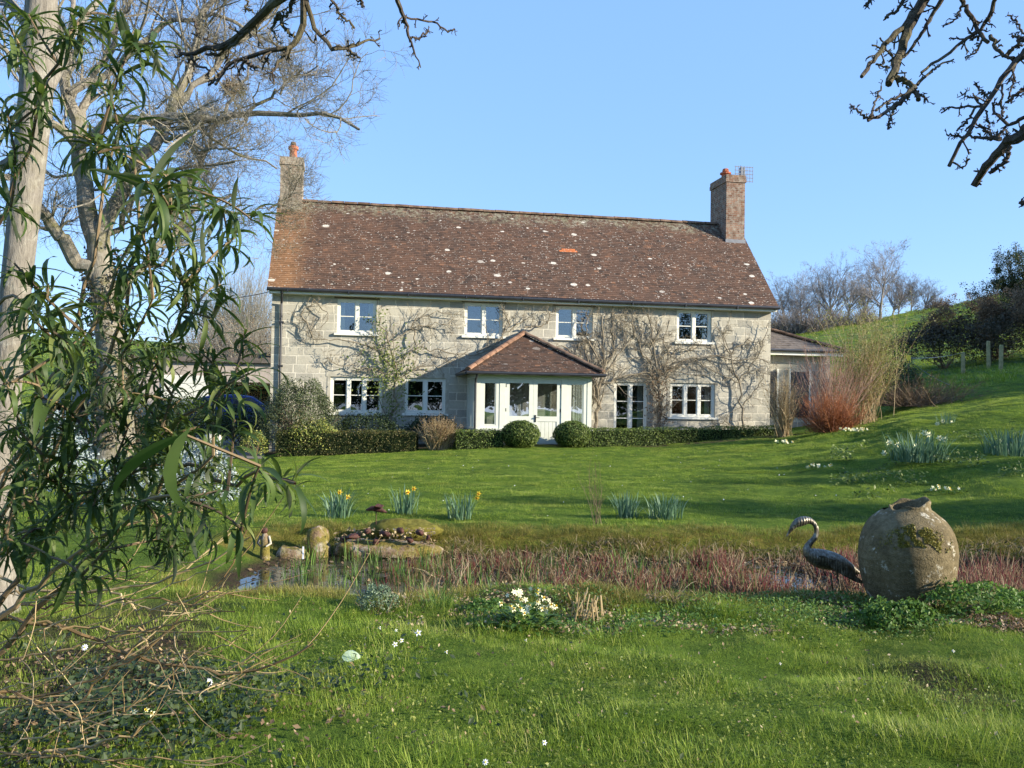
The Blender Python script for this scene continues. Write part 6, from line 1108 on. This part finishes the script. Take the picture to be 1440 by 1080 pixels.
X, Y = gregion(26000, 11.1, 36, .8, 1.5, lawn_ok); scatter('lawn_grass', X, Y, np.clip(.35+1.1*vnoise(X*2.3, Y*1.5, 93)**1.3*rng.uniform(.6, 1.5, len(X)), .3, 1.5), T2)
T3 = [tmpl(40+i, 50, (.08, .12)[i % 2], .10, .9, .7, M['bank_grass']) for i in range(5)]
X, Y = gregion(3800, 10.6, 11.9, 1., .8, lambda X, Y: np.exp(-((pond_s(X, Y)+.5)/.4)**2)*(.3+.7*vnoise(X*2, Y*2, 95))); scatter('bank_grass_fringe', X, Y, rng.uniform(.5, 1.1, len(X)), T3)
T4 = [tmpl(60+i, 60, .16, .35, 3.0, .7, M['grass'], BT[1:]) for i in range(5)]
X, Y = gregion(16000, 34, 128, .9, 5, lambda X, Y: ((X/Y > .22) | (X/Y < -.2))*(.25+.75*vnoise(X*.25+Y*.1, Y*.6, 97))); scatter('field_grass', X, Y, rng.uniform(.6, 1.6, len(X)), T4)
# ================================================================== NEIGHBOURS OUTSIDE THE FRAME (their shade and reflections)
for i, (x, y, r, lb) in enumerate([(21, 8.2, (2.2, 1.2, 7.2), 'tall evergreen beyond the right edge of the lawn'), (19, 6.2, (1.6, .8, 4.6), 'shorter evergreen beyond the right edge of the lawn'), (23, 11.4, (1.8, 1.0, 6.4), 'broad evergreen further back at the right of the lawn'), (20, 14.6, (1.5, .8, 4.6), 'round evergreen bush at the top of the rise')]):
    blob_bush('evergreen_tree', lb, 'tree', (x, y, float(H(x, y))), r, int(1500*r[2]), .16, M['dark_leaf'], 'evergreens right of the lawn', shell=.2)
for i, (x, y, r, lb) in enumerate([(50, 36, (7, 7, 16), 'large dark evergreen shading the slope beyond the fence posts'), (44, 26, (6, 6, 13), 'second dark evergreen shading the slope beyond the rise')]):
    blob_bush('evergreen_tree', lb, 'tree', (x, y, float(H(x, y))), r, 16000, .45, M['dark_leaf'], 'evergreens right of the slope', shell=.25)
for i, (x, y, h, lb) in enumerate([(4, -13, 6.5, 'evergreen behind the viewer, left one'), (10, -14, 7.5, 'evergreen behind the viewer, in the middle'), (16, -12, 6.5, 'evergreen behind the viewer, right one'), (22, -9, 7, 'evergreen behind the viewer, far right one'), (-3, -12, 6.5, 'evergreen behind the viewer, far left one'), (28, -14, 9, 'evergreen behind the viewer, beyond the right one')]):
    blob_bush('evergreen_tree', lb, 'tree', (x, y, 0), (4.4, 2.5, h), 9000, .4, M['dark_leaf'], 'evergreens behind the viewer', shell=.3)

# small broad-leaved weeds and moss in the near grass
n = 16000; X, Y = gregion(n, 3.2, 8.0, .9, .5, lambda X, Y: (vnoise(X*1.9, Y*1.9, 101) > .5)*(pond_s(X, Y) < -.3)); m = MB(); cards(m, np.stack([X, Y, H(X, Y)+rng.uniform(.004, .035, len(X))], 1), np.tile([0, -.2, 1.], (len(X), 1)), .019, .6, rng); tag(m.build('small_weeds', leafmat('weed_leaves', [(.2, (.05, .09, .012)), (.6, (.15, .20, .03)), (.95, (.30, .31, .07))], .35)), kind='stuff')
n = 1500; X, Y = gregion(n, 3.2, 8.0, .9, .5); m = MB(); cards(m, np.stack([X, Y, H(X, Y)+rng.uniform(.02, .04, len(X))], 1), np.tile([0, -.2, 1.], (len(X), 1)), .022, .7, rng); tag(m.build('dead_grass_bits', M['straw2']), kind='stuff')

# ragged fringe on the near pond edge
X, Y = region(3600, -.8, 6.5, 6.9, 8.5, lambda X, Y: sstep(vnoise(X*2.2, Y*2, 111), .45, .75)*sstep(pond_s(X, Y), -.9, -.3)); n = len(X); scatter_mesh('edge_stalks', None, n, X, Y, rng.uniform(.05, .22, n)*(.6+1.2*vnoise(X*3, Y*3, 41)), M['straw2'], .0035, .6, droop=.12, K=4)
X, Y = gregion(2200, 6.9, 8.5, 1., .5, lambda X, Y: (pond_s(X, Y) > -.9)*(pond_s(X, Y) < .1)*(vnoise(X*1.8, Y*2, 113) > .45)); scatter('edge_grass_fringe', X, Y, rng.uniform(.5, 1.3, len(X)), T3)

T5 = [tmpl(80+i, 55, (.07, .09)[i % 2], .12, 1.2, .8, M['grass']) for i in range(5)]
X, Y = gregion(5200, 11.4, 30, .8, 1.5, lambda X, Y: lawn_ok(X, Y)*sstep(vnoise(X*1.3, Y*1.1, 131)*.6+vnoise(X*4, Y*3, 132)*.4, .4, .7)); scatter('lawn_tufts', X, Y, rng.uniform(.4, 1.0, len(X)), T5)
n = 5000; X, Y = region(n, -1.0, 6, 6.2, 8.3, lambda X, Y: sstep(vnoise(X*1.9, Y*2.1, 121)*.6+vnoise(X*6, Y*6, 122)*.4, .35, .6)); m = MB(); cards(m, np.stack([X, Y, H(X, Y)+rng.uniform(.01, .04, len(X))], 1), np.tile([0, -.3, 1.], (len(X), 1)), .03, .7, rng); tag(m.build('bank_litter', M['straw2']), kind='stuff')
n = 60; X = rng.uniform(-4, 6, n); Y = rng.uniform(12.5, 24, n); m = MB(); cards(m, np.stack([X, Y, H(X, Y)+.05], 1), np.tile([0, -.5, 1.], (n, 1)), .026, .4, rng); tag(m.build('lawn_daisies', M['white']), kind='stuff')

n = 260; px_ = rng.uniform(470, 612, n); yy = rng.uniform(10.6, 10.95, n); P = np.array([at(a_, rng.uniform(742, 766), b_) for a_, b_ in zip(px_, yy)]); m = MB(); cards(m, P, np.tile([0, -.5, 1.], (n, 1)), .05, .8, rng); tag(m.build('ledge_litter', M['straw2']), kind='stuff')
